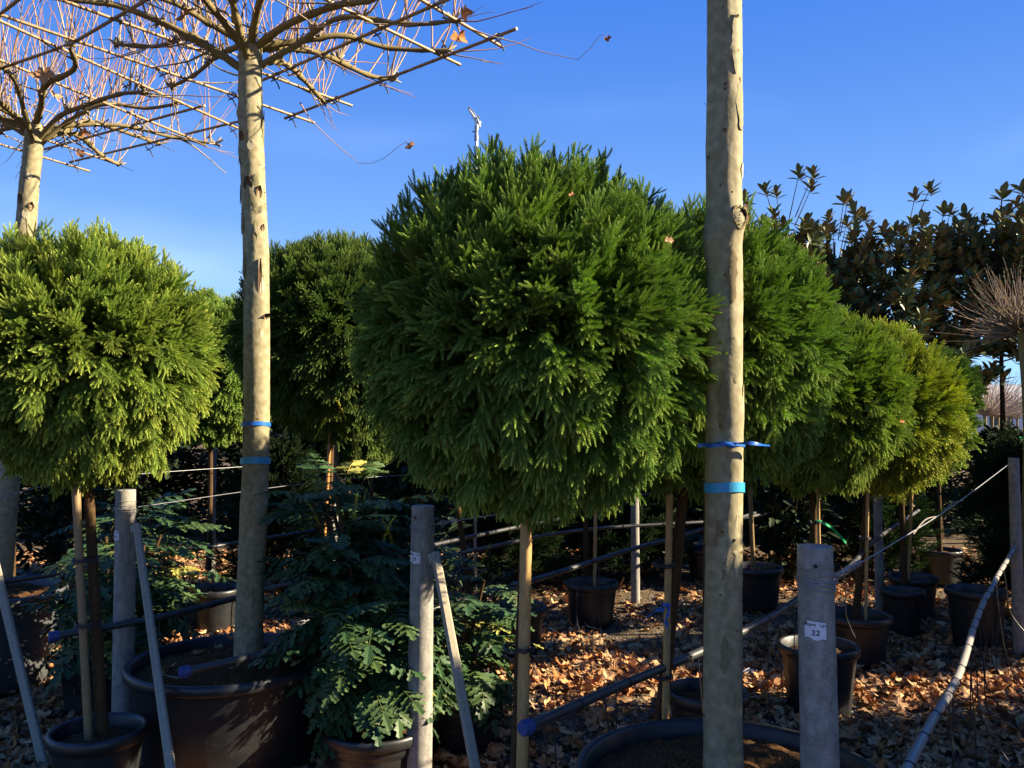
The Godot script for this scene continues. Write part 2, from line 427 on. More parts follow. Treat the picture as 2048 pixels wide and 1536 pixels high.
	cane("thin cane in the ribbed pot of the golden globe", Vector3(2.35, 0.28, -5.58), Vector3(2.41, 1.4, -5.62), 0.011, [0.5, 0.8], Vector3(-0.03, 0, 0))
	cane("cane at the back between the two near bamboo canes", Vector3(0.66, 0.25, -6.7), Vector3(0.68, 1.5, -6.7), 0.014, [0.6], Vector3(-0.03, 0, 0))
	cane("thin cane of the golden-green globe at the end of the row", Vector3(3.24, 0.25, -6.85), Vector3(3.26, 1.4, -6.75), 0.012, [0.6], Vector3(-0.03, 0, 0))
	cane("dark cane right of the right plane trunk, in the wide dark pot", Vector3(2.08, 0.3, -7.2), Vector3(2.04, 1.6, -7.2), 0.02, [0.6], Vector3(-0.03, 0, 0), Color(0.5, 0.5, 0.5))
func rf(a: float, b: float) -> float: return rng.randf_range(a, b)

func numbered(called: String, parent: Node) -> String:
	var key := str(parent.get_instance_id()) + called
	var k: int = used.get(key, 0)
	used[key] = k + 1
	return called if k == 0 else "%s_%03d" % [called, k]

func obj(called: String, mesh: Mesh, m: Material, parent: Node = self, xf := Transform3D()) -> MeshInstance3D:
	var o := MeshInstance3D.new()
	o.name = numbered(called, parent)
	o.mesh = mesh
	if m: o.material_override = m
	o.transform = xf
	parent.add_child(o, true)
	return o

func tag(o: Node, label: String, category: String, group := "") -> Node:
	o.set_meta("label", label)
	o.set_meta("category", category)
	if group: o.set_meta("group", group)
	return o

func thing(called: String, label: String, category: String, at := Vector3.ZERO, group := "") -> Node3D:
	var o := Node3D.new()
	o.name = numbered(called, self)
	o.position = at
	add_child(o, true)
	tag(o, label, category, group)
	return o

func multi(called: String, mesh: Mesh, m: Material, xf: Array, cols: Array, parent: Node = self) -> MultiMeshInstance3D:
	var mm := MultiMesh.new()
	mm.transform_format = MultiMesh.TRANSFORM_3D
	mm.use_colors = true
	mm.mesh = mesh
	mm.instance_count = xf.size()
	for i in xf.size():
		mm.set_instance_transform(i, xf[i])
		mm.set_instance_color(i, cols[i])
	var o := MultiMeshInstance3D.new()
	o.name = numbered(called, parent)
	o.multimesh = mm
	o.material_override = m
	o.set_meta("kind", "stuff")
	parent.add_child(o, true)
	return o

func pv(a: Array) -> PackedVector3Array: return PackedVector3Array(a)
func pf(a: Array) -> PackedFloat32Array: return PackedFloat32Array(a)

# smooth path through given points
func spline(pts: Array, per := 6) -> PackedVector3Array:
	var out := PackedVector3Array()
	for i in pts.size() - 1:
		var a: Vector3 = pts[maxi(i - 1, 0)]
		var b: Vector3 = pts[i]
		var d: Vector3 = pts[i + 1]
		var e: Vector3 = pts[mini(i + 2, pts.size() - 1)]
		for k in per:
			out.append(b.cubic_interpolate(d, a, e, float(k) / per))
	out.append(pts[-1])
	return out

# ---------------------------------------------------------------- materials
func nimg(sd: int, freq: float, type: int, oct := 4, size := 512) -> Image:
	var f := FastNoiseLite.new()
	f.seed = sd; f.frequency = freq; f.noise_type = type; f.fractal_octaves = oct
	if type == FastNoiseLite.TYPE_CELLULAR: f.cellular_return_type = FastNoiseLite.RETURN_CELL_VALUE
	var im := f.get_seamless_image(size, size)
	im.convert(Image.FORMAT_L8)
	return im

func ctex(a: Image, b: Image, wa: float, offs: Array, cols: Array) -> ImageTexture:
	var g := Gradient.new()
	g.offsets = PackedFloat32Array(offs); g.colors = PackedColorArray(cols)
	var lut := PackedByteArray()
	for i in 256:
		var k := g.sample(i / 255.0)
		lut.append(int(k.r * 255)); lut.append(int(k.g * 255)); lut.append(int(k.b * 255))
	var da := a.get_data()
	var db := b.get_data()
	var out := PackedByteArray()
	out.resize(da.size() * 3)
	for i in da.size():
		var t := clampi(int(da[i] * wa + db[i] * (1.0 - wa)), 0, 255) * 3
		out[i * 3] = lut[t]; out[i * 3 + 1] = lut[t + 1]; out[i * 3 + 2] = lut[t + 2]
	return ImageTexture.create_from_image(Image.create_from_data(a.get_width(), a.get_height(), false, Image.FORMAT_RGB8, out))

func mat(called: String, col: Color, rough := 0.8, spec := 0.5) -> StandardMaterial3D:
	var m := StandardMaterial3D.new()
	m.resource_name = called
	m.albedo_color = col.linear_to_srgb()
	m.roughness = rough
	m.metallic_specular = spec
	M[called] = m
	return m

func vmat(called: String, rough := 0.6, spec := 0.4) -> StandardMaterial3D:
	var m := mat(called, Color.WHITE, rough, spec)
	m.vertex_color_use_as_albedo = true
	return m

func tmat(called: String, tex: Texture2D, scale: Vector3, rough := 0.9, bump: Image = null, cm := 0.3, spec := 0.3) -> StandardMaterial3D:
	var m := mat(called, Color.WHITE, rough, spec)
	m.vertex_color_use_as_albedo = true
	m.albedo_texture = tex
	m.uv1_triplanar = true
	m.uv1_scale = scale
	if bump:
		var nm: Image = bump.duplicate()
		nm.convert(Image.FORMAT_RGBA8)
		nm.bump_map_to_normal_map(cm)
		m.normal_enabled = true
		m.normal_texture = ImageTexture.create_from_image(nm)
		m.normal_scale = 1.0
	return m

func make_materials() -> void:
	var SX := FastNoiseLite.TYPE_SIMPLEX_SMOOTH
	var VA := FastNoiseLite.TYPE_VALUE
	var CE := FastNoiseLite.TYPE_CELLULAR
	var blot := nimg(3, 0.012, SX, 5)
	var blot2 := nimg(9, 0.03, SX, 4)
	var speck := nimg(5, 0.22, VA, 3)
	var cell := nimg(7, 0.03, CE, 3)
	var grit := nimg(8, 0.11, CE, 2)
	var G := func(a: float, b: float, d: float) -> Color: return Color(a, b, d)
	# beige smooth plane-tree bark with olive and cream patches
	tmat("bark", ctex(blot2, cell, 0.72, [0.0, 0.3, 0.45, 0.58, 0.72, 1.0], [Color("5f593f"), Color("736b50"), Color("7d7458"), Color("857c61"), Color("8e866b"), Color("9d967c")]), Vector3(2.0, 1.5, 2.0), 0.75, blot2, 0.8, 0.3)
	var plate := [Color("666247"), Color("7f785c"), Color("988f72"), Color("6d5f45")]
	for i in 4:
		tmat("bark_plate_%d" % i, ctex(blot2, speck, 0.6, [0.0, 0.5, 1.0], [plate[i].darkened(0.12), plate[i], plate[i].lightened(0.08)]), Vector3(3, 3, 3), 0.8, blot2, 1.0, 0.25)
	tmat("concrete", ctex(speck, blot, 0.45, [0.0, 0.3, 0.5, 0.7, 1.0], [Color("474540"), Color("6b6862"), Color("827e77"), Color("918d85"), Color("a7a399")]), Vector3(4, 2.2, 4), 0.92, speck, 2.2, 0.3)
	tmat("brace_concrete", ctex(speck, blot2, 0.4, [0.0, 0.3, 0.6, 1.0], [Color("625c4e"), Color("827a69"), Color("948c7a"), Color("a9a18f")]), Vector3(4, 4, 4), 0.92, speck, 1.6, 0.3)
	tmat("plastic", ctex(blot, speck, 0.7, [0.0, 0.45, 0.7, 1.0], [Color("131415"), Color("1b1c1e"), Color("242526"), Color("403e39")]), Vector3(2, 2, 2), 0.42, blot2, 0.5, 0.5)
	tmat("dusty_plastic", ctex(blot, speck, 0.6, [0.0, 0.45, 0.7, 1.0], [Color("303133"), Color("3b3d3f"), Color("484a4b"), Color("5d5c57")]), Vector3(2, 2, 2), 0.55, blot2, 0.5, 0.5)
	tmat("soil", ctex(grit, blot2, 0.55, [0.0, 0.35, 0.6, 0.8, 1.0], [Color("241a12"), Color("3d2d1e"), Color("594630"), Color("7c6544"), Color("a38a5e")]), Vector3(5, 5, 5), 0.95, grit, 5.0, 0.2)
	tmat("ground_gravel", ctex(grit, blot, 0.55, [0.0, 0.3, 0.5, 0.7, 1.0], [Color("251d15"), Color("3f3427"), Color("554838"), Color("6e604d"), Color("958a77")]), Vector3(1.7, 1.7, 1.7), 0.95, grit, 6.0, 0.2)
	M["ground_gravel"].uv1_world_triplanar = true
	tmat("cane", ctex(blot2, speck, 0.7, [0.0, 0.4, 0.7, 1.0], [Color("775c36"), Color("977748"), Color("a98956"), Color("bb9f6c")]), Vector3(9, 1.2, 9), 0.5, blot2, 0.6, 0.5)
	tmat("stem_bark", ctex(cell, blot2, 0.4, [0.0, 0.4, 0.7, 1.0], [Color("251b13"), Color("3d2e20"), Color("524029"), Color("6b5638")]), Vector3(12, 2.5, 12), 0.95, blot2, 4.0, 0.2)
	tmat("branch_bark", ctex(blot2, speck, 0.7, [0.0, 0.4, 0.7, 1.0], [Color("4b422c"), Color("6a5e40"), Color("857854"), Color("a2966e")]), Vector3(6, 6, 6), 0.85, blot2, 2.0, 0.2)
	tmat("grey_pipe", ctex(blot2, speck, 0.6, [0.0, 0.4, 0.7, 1.0], [Color("1f2022"), Color("2c2d2f"), Color("3a3a3b"), Color("565450")]), Vector3(7, 7, 7), 0.45, blot2, 0.6, 0.5)
	var need := vmat("needles", 0.65, 0.2)
	need.backlight_enabled = true; need.backlight = Color(0.5, 0.6, 0.2)
	vmat("glossy_leaf", 0.42, 0.35)
	vmat("dull_leaf", 0.7, 0.25)
	vmat("dry_leaf", 0.85, 0.25)
	M["dry_leaf"].backlight_enabled = true; M["dry_leaf"].backlight = Color(0.3, 0.2, 0.1)
	var th := vmat("mahonia_leaf", 0.48, 0.32)
	th.backlight_enabled = true; th.backlight = Color(0.2, 0.25, 0.08)
	vmat("twig_bark", 0.7, 0.35)
	vmat("stone", 0.95, 0.2)
	tmat("pale_pipe", ctex(blot2, speck, 0.6, [0.0, 0.4, 0.7, 1.0], [Color("57524d"), Color("7b756e"), Color("8f8982"), Color("a8a29a")]), Vector3(7, 7, 7), 0.4, blot2, 0.6, 0.5)
	mat("wire_metal", Color(0.24, 0.24, 0.26), 0.45, 0.5).metallic = 0.6
	mat("rust_wire", Color(0.1, 0.075, 0.06), 0.7)
	mat("galvanised", Color(0.5, 0.5, 0.5), 0.4).metallic = 0.7
	mat("drip_plastic", Color(0.018, 0.018, 0.02), 0.35)
	mat("blue_cap", Color(0.02, 0.045, 0.17), 0.5)
	mat("blue_tape", Color(0.012, 0.1, 0.4), 0.35)
	mat("cyan_tape", Color(0.01, 0.22, 0.4), 0.45)
	mat("green_tape", Color(0.01, 0.33, 0.1), 0.35)
	mat("paper_white", Color(0.55, 0.55, 0.6), 0.7)
	mat("ink", Color(0.015, 0.015, 0.02), 0.6)
	mat("hole", Color(0.01, 0.01, 0.01), 0.95)
	mat("black_tie", Color(0.015, 0.015, 0.016), 0.5)
	mat("orange_tag", Color(0.6, 0.18, 0.03), 0.5)
	mat("torn_wood", Color(0.03, 0.018, 0.011), 1.0, 0.05)
	mat("bark_curl", Color(0.1, 0.06, 0.035), 0.95, 0.1)
	mat("cream_bark", Color(0.36, 0.31, 0.2), 0.8)
	mat("pale_wall", Color(0.62, 0.6, 0.56), 0.8)
	mat("red_wall", Color(0.3, 0.13, 0.09), 0.9)
	mat("roof_grey", Color(0.3, 0.3, 0.32), 0.8)
	mat("dark_glass", Color(0.03, 0.035, 0.045), 0.15)

# ---------------------------------------------------------------- foliage meshes
# one feathery spray of a conifer: a bending axis with side shoots, each clothed in needles; grows along +Y, bends towards +Z
func shoot(g: Geo, p0: Vector3, d0: Vector3, bend: Vector3, length: float, per_m: float, nl: float, nw: float, young: float) -> void:
	var count := int(length * per_m)
	var p := p0
	var step := length / count
	var ang := rng.randf() * TAU
	for i in count:
		var t := float(i) / count
		var d := (d0 + bend * t).normalized()
		p += d * step
		ang += 2.39996
		var x := d.cross(Vector3(0.3, 0.1, 0.95)).normalized()
		var y := d.cross(x)
		var r := x * cos(ang) + y * sin(ang)
		var close := 1.0 - 0.45 * smoothstep(0.75, 1.0, t)
		var fw := 0.7 + 0.9 * smoothstep(0.8, 1.0, t)
		var tip := p + (d * fw + r * 0.85 * close).normalized() * nl * rf(0.85, 1.15) * close
		var w := d.cross(r) * nw
		var age := clampf(young * smoothstep(0.7, 1.0, t), 0, 1)
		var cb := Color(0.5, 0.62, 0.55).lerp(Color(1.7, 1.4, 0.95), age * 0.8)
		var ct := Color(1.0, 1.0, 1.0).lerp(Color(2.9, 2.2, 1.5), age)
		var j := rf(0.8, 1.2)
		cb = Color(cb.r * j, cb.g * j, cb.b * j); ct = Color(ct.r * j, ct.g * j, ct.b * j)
		var up := p + r * nw * 1.1
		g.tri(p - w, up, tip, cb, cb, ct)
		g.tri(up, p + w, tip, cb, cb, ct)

func spray_mesh(length: float, shoots: int, bend: float, per_m: float, nl: float, nw: float) -> ArrayMesh:
	var g := Geo.new()
	var bv := Vector3(0, 0, bend)
	shoot(g, Vector3.ZERO, Vector3.UP, bv, length, per_m, nl, nw, 1.0)
	for i in shoots:
		var t := 0.12 + 0.66 * (i + rng.randf() * 0.5) / shoots
		# point on the bent axis
		var p := Vector3.ZERO
		for k in 12:
			p += (Vector3.UP + bv * t * k / 12.0).normalized() * length * t / 12.0
		var ax := (Vector3.UP + bv * t).normalized()
		var a := (0.0 if i % 2 == 0 else PI) + rf(-0.75, 0.75)
		var side := Vector3(cos(a), 0, sin(a))
		var d := (ax + side * rf(0.65, 1.1)).normalized()
		shoot(g, p, d, (ax - side * 0.25) * 0.6 + bv * 0.5, length * rf(0.42, 0.6) * (1.0 - 0.45 * t), per_m, nl, nw, rf(0.5, 1.0))
	return g.mesh()

func lamina(g: Geo, base: Vector3, d: Vector3, side: Vector3, nrm: Vector3, length: float, width: float, spines: int, col: Color, fold := 0.25, curl := 0.0) -> void:
	# a leaf blade along d: spiny edged when spines > 0
	var st := (spines * 2 + 1) if spines > 0 else 7
	var prev := []
	for i in st:
		var t := float(i) / (st - 1)
		var w := width * 0.5 * pow(sin(PI * clampf(t * 0.93 + 0.05, 0, 1)), 0.75)
		if spines > 0: w *= 1.4 if i % 2 == 1 else 0.62
		if i == st - 1: w = 0.0003
		var m := base + d * length * t - nrm * curl * length * t * t
		var sh := d * (0.1 * length if (spines > 0 and i % 2 == 1) else 0.0)
		var l := m - side * w + nrm * w * fold + sh
		var r := m + side * w + nrm * w * fold + sh
		if i > 0:
			var ce := Color(col.r * 1.15, col.g * 1.12, col.b * 1.1)
			g.tri(prev[1], m, l, col, col, ce); g.tri(prev[1], l, prev[0], col, ce, ce)
			g.tri(prev[1], r, m, col, ce, col); g.tri(prev[1], prev[2], r, col, ce, ce)
		prev = [l, m, r]

func mahonia_leaf(length: float, pairs: int, col: Color, droop: float) -> ArrayMesh:
	var g := Geo.new()
	var p := Vector3.ZERO
	var d := Vector3.UP
	var n := Vector3(0, 0, 1)
	var seg := pairs + 3
	var pts := [p]
	for i in seg:
		d = d.rotated(Vector3.RIGHT, -droop / seg)
		n = Vector3.RIGHT.cross(d)
		p += d * length / seg
		pts.append(p)
		if i >= 2:
			var t := float(i - 2) / (seg - 3)
			var ll := length * (0.21 + 0.09 * sin(PI * t)) * rf(0.9, 1.1)
			var j := rf(0.75, 1.3)
			var cc := Color(col.r * j, col.g * j, col.b * j)
			for s in [-1.0, 1.0]:
				var sd: Vector3 = Vector3.RIGHT * s
				var dir: Vector3 = (sd * 0.9 + d * rf(0.3, 0.6) - n * 0.12).normalized()
				lamina(g, p, dir, dir.cross(n).normalized().rotated(dir, rf(-0.5, 0.5)), n.rotated(dir, rf(-0.5, 0.5)), ll, ll * 0.34, 3, cc, 0.25, rf(0.0, 0.3))
	lamina(g, p, d, Vector3.RIGHT, n, length * 0.26, length * 0.13, 3, col, 0.2, 0.1)
	var g2 := Geo.new()
	g2.tube(pv(pts), pf([0.0025, 0.0015]), 4, Color(col.r * 1.8, col.g * 1.4, col.b), Color(col.r * 1.8, col.g * 1.4, col.b))
	for i in g2.ix:
		g.ix.push_back(g.v.size()); g.v.push_back(g2.v[i]); g.c.push_back(g2.c[i])
	return g.mesh()

func evergreen_leaf(length: float, width: float, top: Color, under: Color) -> ArrayMesh:
	var g := Geo.new()
	lamina(g, Vector3(0, 0, 0), Vector3.UP, Vector3.RIGHT, Vector3(0, 0, 1), length, width, 0, top, 0.3, 0.12)
	lamina(g, Vector3(0, 0, -0.0012), Vector3.UP, Vector3.RIGHT, Vector3(0, 0, 1), length, width * 0.99, 0, under, 0.3, 0.12)
	return g.mesh()

# a dry five-lobed plane leaf lying in XZ, stalk towards -Z
func plane_leaf(size: float, curl: float, phase: float, col: Color) -> ArrayMesh:
	var g := Geo.new()
	var outl := []
	var lobes := [[-2.35, 0.62], [-1.15, 0.86], [0.0, 1.0], [1.15, 0.86], [2.35, 0.62]]
	for i in 5:
		var a: float = lobes[i][0]
		var r: float = lobes[i][1] * rf(0.9, 1.1)
		if i == 0: outl.append(Vector2(a - 0.5, 0.3))
		outl.append(Vector2(a - 0.3, r * 0.72)); outl.append(Vector2(a - 0.24, r * 0.86)); outl.append(Vector2(a - 0.12, r * 0.8))
		outl.append(Vector2(a, r))
		outl.append(Vector2(a + 0.12, r * 0.8)); outl.append(Vector2(a + 0.24, r * 0.86)); outl.append(Vector2(a + 0.3, r * 0.7))
		outl.append(Vector2(a + (0.58 if i < 4 else 0.5), 0.52 if i < 4 else 0.36))
	var at := func(q: Vector2, k: float) -> Vector3:
		var r := q.y * k
		var y := curl * (0.55 * r * r * cos(2.0 * q.x + phase) + 0.3 * r * sin(3.0 * q.x + phase * 2.0) + 0.35 * r * r) + 0.05 * r * cos(5.2 * q.x)
		return Vector3(sin(q.x) * r * (1.0 - 0.12 * absf(curl) * r), y, cos(q.x) * r * (1.0 - 0.2 * absf(curl) * r)) * size * 0.5
	var dk := Color(col.r * 0.72, col.g * 0.66, col.b * 0.6)
	for i in outl.size() - 1:
		var a: Vector3 = at.call(outl[i], 0.5)
		var b: Vector3 = at.call(outl[i + 1], 0.5)
		var a2: Vector3 = at.call(outl[i], 1.0)
		var b2: Vector3 = at.call(outl[i + 1], 1.0)
		var j := rf(0.85, 1.15)
		var cc := Color(col.r * j, col.g * j, col.b * j)
		g.tri(Vector3.ZERO, b, a, dk, cc, cc)
		g.tri(a, b, b2, cc, cc, cc); g.tri(a, b2, a2, cc, cc, dk)
	var s0 := Vector3(0, 0, 0)
	var s1 := Vector3(size * 0.06, size * curl * 0.12, -size * 0.42)
	for k in 3:
		var o := Vector3(cos(k * 2.1), sin(k * 2.1), 0) * 0.0014
		var o2 := Vector3(cos(k * 2.1 + 2.1), sin(k * 2.1 + 2.1), 0) * 0.0014
		g.tri(s0 + o, s0 + o2, s1 + o, dk, dk, dk); g.tri(s0 + o2, s1 + o2, s1 + o, dk, dk, dk)
	return g.mesh()

var sprays := []        # near variants: [upright, drooping]
var sprays_far := []
var plane_leaves := []
var magnolia_leaves := []
var mahonia_leaves := []
var mahonia_yellow := []
var shrub_leaf: ArrayMesh

func make_foliage_meshes() -> void:
	rng.seed = 11
	for i in 3: sprays.append(spray_mesh(0.135, 6, [0.2, 0.4, 0.6][i], 1300, 0.0085, 0.0016))
	for i in 2: sprays_far.append(spray_mesh(0.18, 7, [0.3, 0.65][i], 430, 0.0135, 0.0034))
	var lc := [Color(0.38, 0.2, 0.09), Color(0.3, 0.145, 0.065), Color(0.42, 0.26, 0.135), Color(0.23, 0.12, 0.06), Color(0.36, 0.155, 0.055), Color(0.46, 0.31, 0.16), Color(0.32, 0.2, 0.11)]
	for i in 7: plane_leaves.append(plane_leaf(0.15, rf(0.25, 1.0), rng.randf() * 6.0, lc[i]))
	for i in 3: magnolia_leaves.append(evergreen_leaf(0.145 + 0.02 * i, 0.066 + 0.006 * i, Color(0.085, 0.11, 0.038), [Color(0.17, 0.125, 0.055), Color(0.22, 0.14, 0.06), Color(0.12, 0.125, 0.055)][i]))
	for i in 4: mahonia_leaves.append(mahonia_leaf(rf(0.27, 0.34), 5 + i % 2, Color(0.026, 0.055, 0.022) if i % 2 == 0 else Color(0.042, 0.072, 0.024), rf(0.4, 1.1)))
	for i in 2: mahonia_yellow.append(mahonia_leaf(0.3, 6, Color(0.2, 0.2, 0.05), 0.7))
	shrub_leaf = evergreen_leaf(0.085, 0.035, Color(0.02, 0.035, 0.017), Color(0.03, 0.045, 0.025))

# ---------------------------------------------------------------- things
var pots_at := []      # (x, z, radius) where no fallen leaf may lie

func globe_tree(label: String, group: String, foot: Vector3, crown: Vector3, r: float, tint: Color, far: bool, sd: int, droop := 1.0, dense := 1.0) -> Node3D:
	rng.seed = sd
	var t := thing("globe_conifer", label, "topiary tree", foot, group)
	# stem
	var top := crown - foot
	var mid := Vector3(top.x * 0.45 + rf(-0.015, 0.015), top.y * 0.45, top.z * 0.45)
	var g := Geo.new()
	g.tube(spline([Vector3.ZERO, mid, top * 0.98], 8), pf([0.028, 0.026, 0.025, 0.024, 0.023, 0.023, 0.022, 0.022, 0.021, 0.021, 0.02]), 10)
	obj("stem", g.mesh(), M.stem_bark, t)
	# boughs inside the crown
	for i in (10 if far else 18):
		var y := 1.0 - 2.0 * (i + 0.5) / (10 if far else 18)
		var a := i * 2.4
		var d := Vector3(cos(a) * sqrt(1 - y * y), y, sin(a) * sqrt(1 - y * y))
		var gb := Geo.new()
		gb.tube(spline([top * 0.99 + Vector3(0, (d.y - 0.5) * r * 0.4, 0), top + d * r * 0.4 + Vector3(0, -0.03, 0), top + d * r * 0.8], 4), pf([0.012, 0.01, 0.008, 0.007, 0.006, 0.005, 0.004, 0.004, 0.003]), 5)
		obj("bough", gb.mesh(), M.stem_bark, t)
	var nz := FastNoiseLite.new()
	nz.seed = sd; nz.frequency = 2.2
	var sets := [[], [], []]
	var cols := [[], [], []]
	var kinds := sprays_far if far else sprays
	var plumes := int((460 if far else 800) * r * r / 0.36 * dense)
	for i in plumes:
		var y := 1.0 - 2.0 * (i + 0.5) / plumes
		var a := i * 2.399963 + rf(-0.15, 0.15)
		var d := Vector3(cos(a) * sqrt(1 - y * y), y, sin(a) * sqrt(1 - y * y))
		d = (d + Vector3(rf(-1, 1), rf(-1, 1), rf(-1, 1)) * 0.06).normalized()
		var shape := 1.0 + 0.06 * nz.get_noise_3dv(d * 1.6) + 0.05 * nz.get_noise_3dv(d * 4.0 + Vector3(9, 0, 0))
		var R := r * shape * rf(0.96, 1.03)
		var g0 := d
		if d.y > 0.0: g0 = (d + Vector3.UP * 0.55 * d.y).normalized()
		else: g0 = (d * 0.95 + Vector3.DOWN * (0.1 + 0.38 * -d.y) * droop).normalized()
		g0 = (g0 + Vector3(rf(-1, 1), rf(-1, 1), rf(-1, 1)) * 0.26).normalized()
		R += rf(-0.03, 0.012)
		var px := g0.cross(Vector3(0.2, 0.15, 0.97)).normalized()
		var py := g0.cross(px)
		var pj := rf(0.8, 1.2)
		var yl := rf(0.0, 1.0)
		var layers := 6
		for k in layers:
			var ka := rng.randf() * TAU
			var sp := rf(0.05, 0.6)
			var dir := (g0 + (px * cos(ka) + py * sin(ka)) * sp).normalized()
			if d.y < 0.1: dir = (dir + Vector3.DOWN * 0.13 * droop * rf(0.2, 1.2)).normalized()
			var sc := rf(0.75, 1.25) * (1.15 if d.y < -0.2 else 1.0)
			var deep := 0.0 if k < 4 else rf(0.05, 0.15) * r / 0.6
			var tipd := R - deep + rf(-0.022, 0.022) * (2.1 if d.y > 0.45 else 1.2)
			var base := top + d * tipd - dir * 0.12 * sc + (px * cos(ka) + py * sin(ka)) * 0.03
			var want := Vector3.UP if d.y > -0.05 else Vector3.DOWN
			if d.y < 0.35 and d.y > -0.3 and rng.randf() < 0.5: want = Vector3.DOWN
			var z := (want - dir * want.dot(dir))
			if z.length() < 0.05: z = px
			z = (z.normalized() + px * rf(-0.6, 0.6) + py * rf(-0.6, 0.6))
			z = (z - dir * z.dot(dir)).normalized()
			var x := dir.cross(z)
			var kind := rng.randi() % kinds.size()
			sets[kind].append(Transform3D(Basis(x * sc, dir * sc, z * sc), base))
			var j := pj * rf(0.85, 1.15)
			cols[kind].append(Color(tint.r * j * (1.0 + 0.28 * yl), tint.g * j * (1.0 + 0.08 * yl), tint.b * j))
	# older shoots deeper in, so that the head is not hollow
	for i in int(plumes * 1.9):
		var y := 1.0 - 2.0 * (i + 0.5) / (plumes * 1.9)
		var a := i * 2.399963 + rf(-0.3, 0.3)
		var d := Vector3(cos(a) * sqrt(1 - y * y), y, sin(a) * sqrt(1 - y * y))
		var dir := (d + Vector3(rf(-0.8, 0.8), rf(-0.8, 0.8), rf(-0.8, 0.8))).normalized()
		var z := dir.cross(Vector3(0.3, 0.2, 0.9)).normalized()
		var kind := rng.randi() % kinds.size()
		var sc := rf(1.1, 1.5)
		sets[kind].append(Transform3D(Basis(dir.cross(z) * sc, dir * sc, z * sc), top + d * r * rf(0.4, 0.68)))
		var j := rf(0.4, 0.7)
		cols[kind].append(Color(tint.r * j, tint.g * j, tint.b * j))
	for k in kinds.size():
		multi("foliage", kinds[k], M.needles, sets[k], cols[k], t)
	return t

func pot(label: String, at: Vector3, r: float, h: float, group := "black nursery pots", m := "plastic", fluted := false, soil := Color(0.75, 0.7, 0.65), leaves := 0) -> Node3D:
	var t := thing("plant_pot", label, "plant pot", at, group)
	pots_at.append(Vector3(at.x, r * 0.95, at.z))
	var g := Geo.new()
	var rb := r * 0.8
	var sides := 48 if r < 0.3 else 64
	var P := [Vector2(0.001, 0.002), Vector2(rb - 0.012, 0.002), Vector2(rb, 0.014), Vector2(lerpf(rb, r, 0.12), h * 0.125), Vector2(lerpf(rb, r, 0.3), h * 0.3), Vector2(lerpf(rb, r, 0.6), h * 0.6)]
	var rr := lerpf(rb, r, 0.86)
	P += [Vector2(lerpf(rb, r, 0.8), h - 0.085), Vector2(rr, h - 0.07), Vector2(rr, h - 0.055), Vector2(rr + 0.002, h - 0.052)]
	g.lathe(P, sides, Color.WHITE, Vector3.ZERO, 0.01 if fluted else 0.0, h * 0.12, h - 0.08)
	obj("pot_body", g.mesh(), M[m], t)
	var gr := Geo.new()
	var e := 0.022 if r < 0.3 else 0.03
	gr.lathe([Vector2(rr + 0.001, h - 0.054), Vector2(rr + e * 0.55, h - 0.052), Vector2(rr + e * 0.9, h - 0.045), Vector2(rr + e, h - 0.03), Vector2(rr + e, h - 0.014), Vector2(rr + e * 0.85, h - 0.004), Vector2(rr + e * 0.55, h), Vector2(rr + e * 0.15, h - 0.002), Vector2(rr - 0.004, h - 0.012), Vector2(rr - 0.012, h - 0.08), Vector2(rr - 0.018, h - 0.16)], sides)
	obj("rim", gr.mesh(), M[m], t)
	# soil with lumps
	var gs := Geo.new()
	var nz := FastNoiseLite.new()
	nz.seed = int(at.x * 1000.0) + 7; nz.frequency = 11.0; nz.fractal_octaves = 5
	var rings := 14 if r > 0.3 else 8
	var ss := 48
	gs.v.append(Vector3(0, h - 0.045 + (0.05 if r > 0.3 else 0.02), 0)); gs.c.append(soil)
	for i in range(1, rings + 1):
		for k in ss:
			var a := TAU * k / ss
			var q := float(i) / rings
			var rad := (rr - 0.012) * q
			var p := Vector3(cos(a) * rad, 0, sin(a) * rad)
			p.y = h - 0.06 + (0.065 if r > 0.3 else 0.03) * (1.0 - q * q) + nz.get_noise_2d(p.x * 2.0, p.z * 2.0) * (0.032 if r > 0.3 else 0.02)
			gs.v.append(p); gs.c.append(soil)
	for k in ss:
		gs.ix.append_array(PackedInt32Array([0, 1 + k, 1 + (k + 1) % ss]))
		for i in rings - 1:
			var b := 1 + i * ss
			gs.ix.append_array(PackedInt32Array([b + k, b + ss + k, b + ss + (k + 1) % ss, b + k, b + ss + (k + 1) % ss, b + (k + 1) % ss]))
	obj("soil", gs.mesh(true), M.soil, t)
	return t

func soil_height(at: Vector3, h: float) -> Vector3: return Vector3(at.x, h - 0.05, at.z)

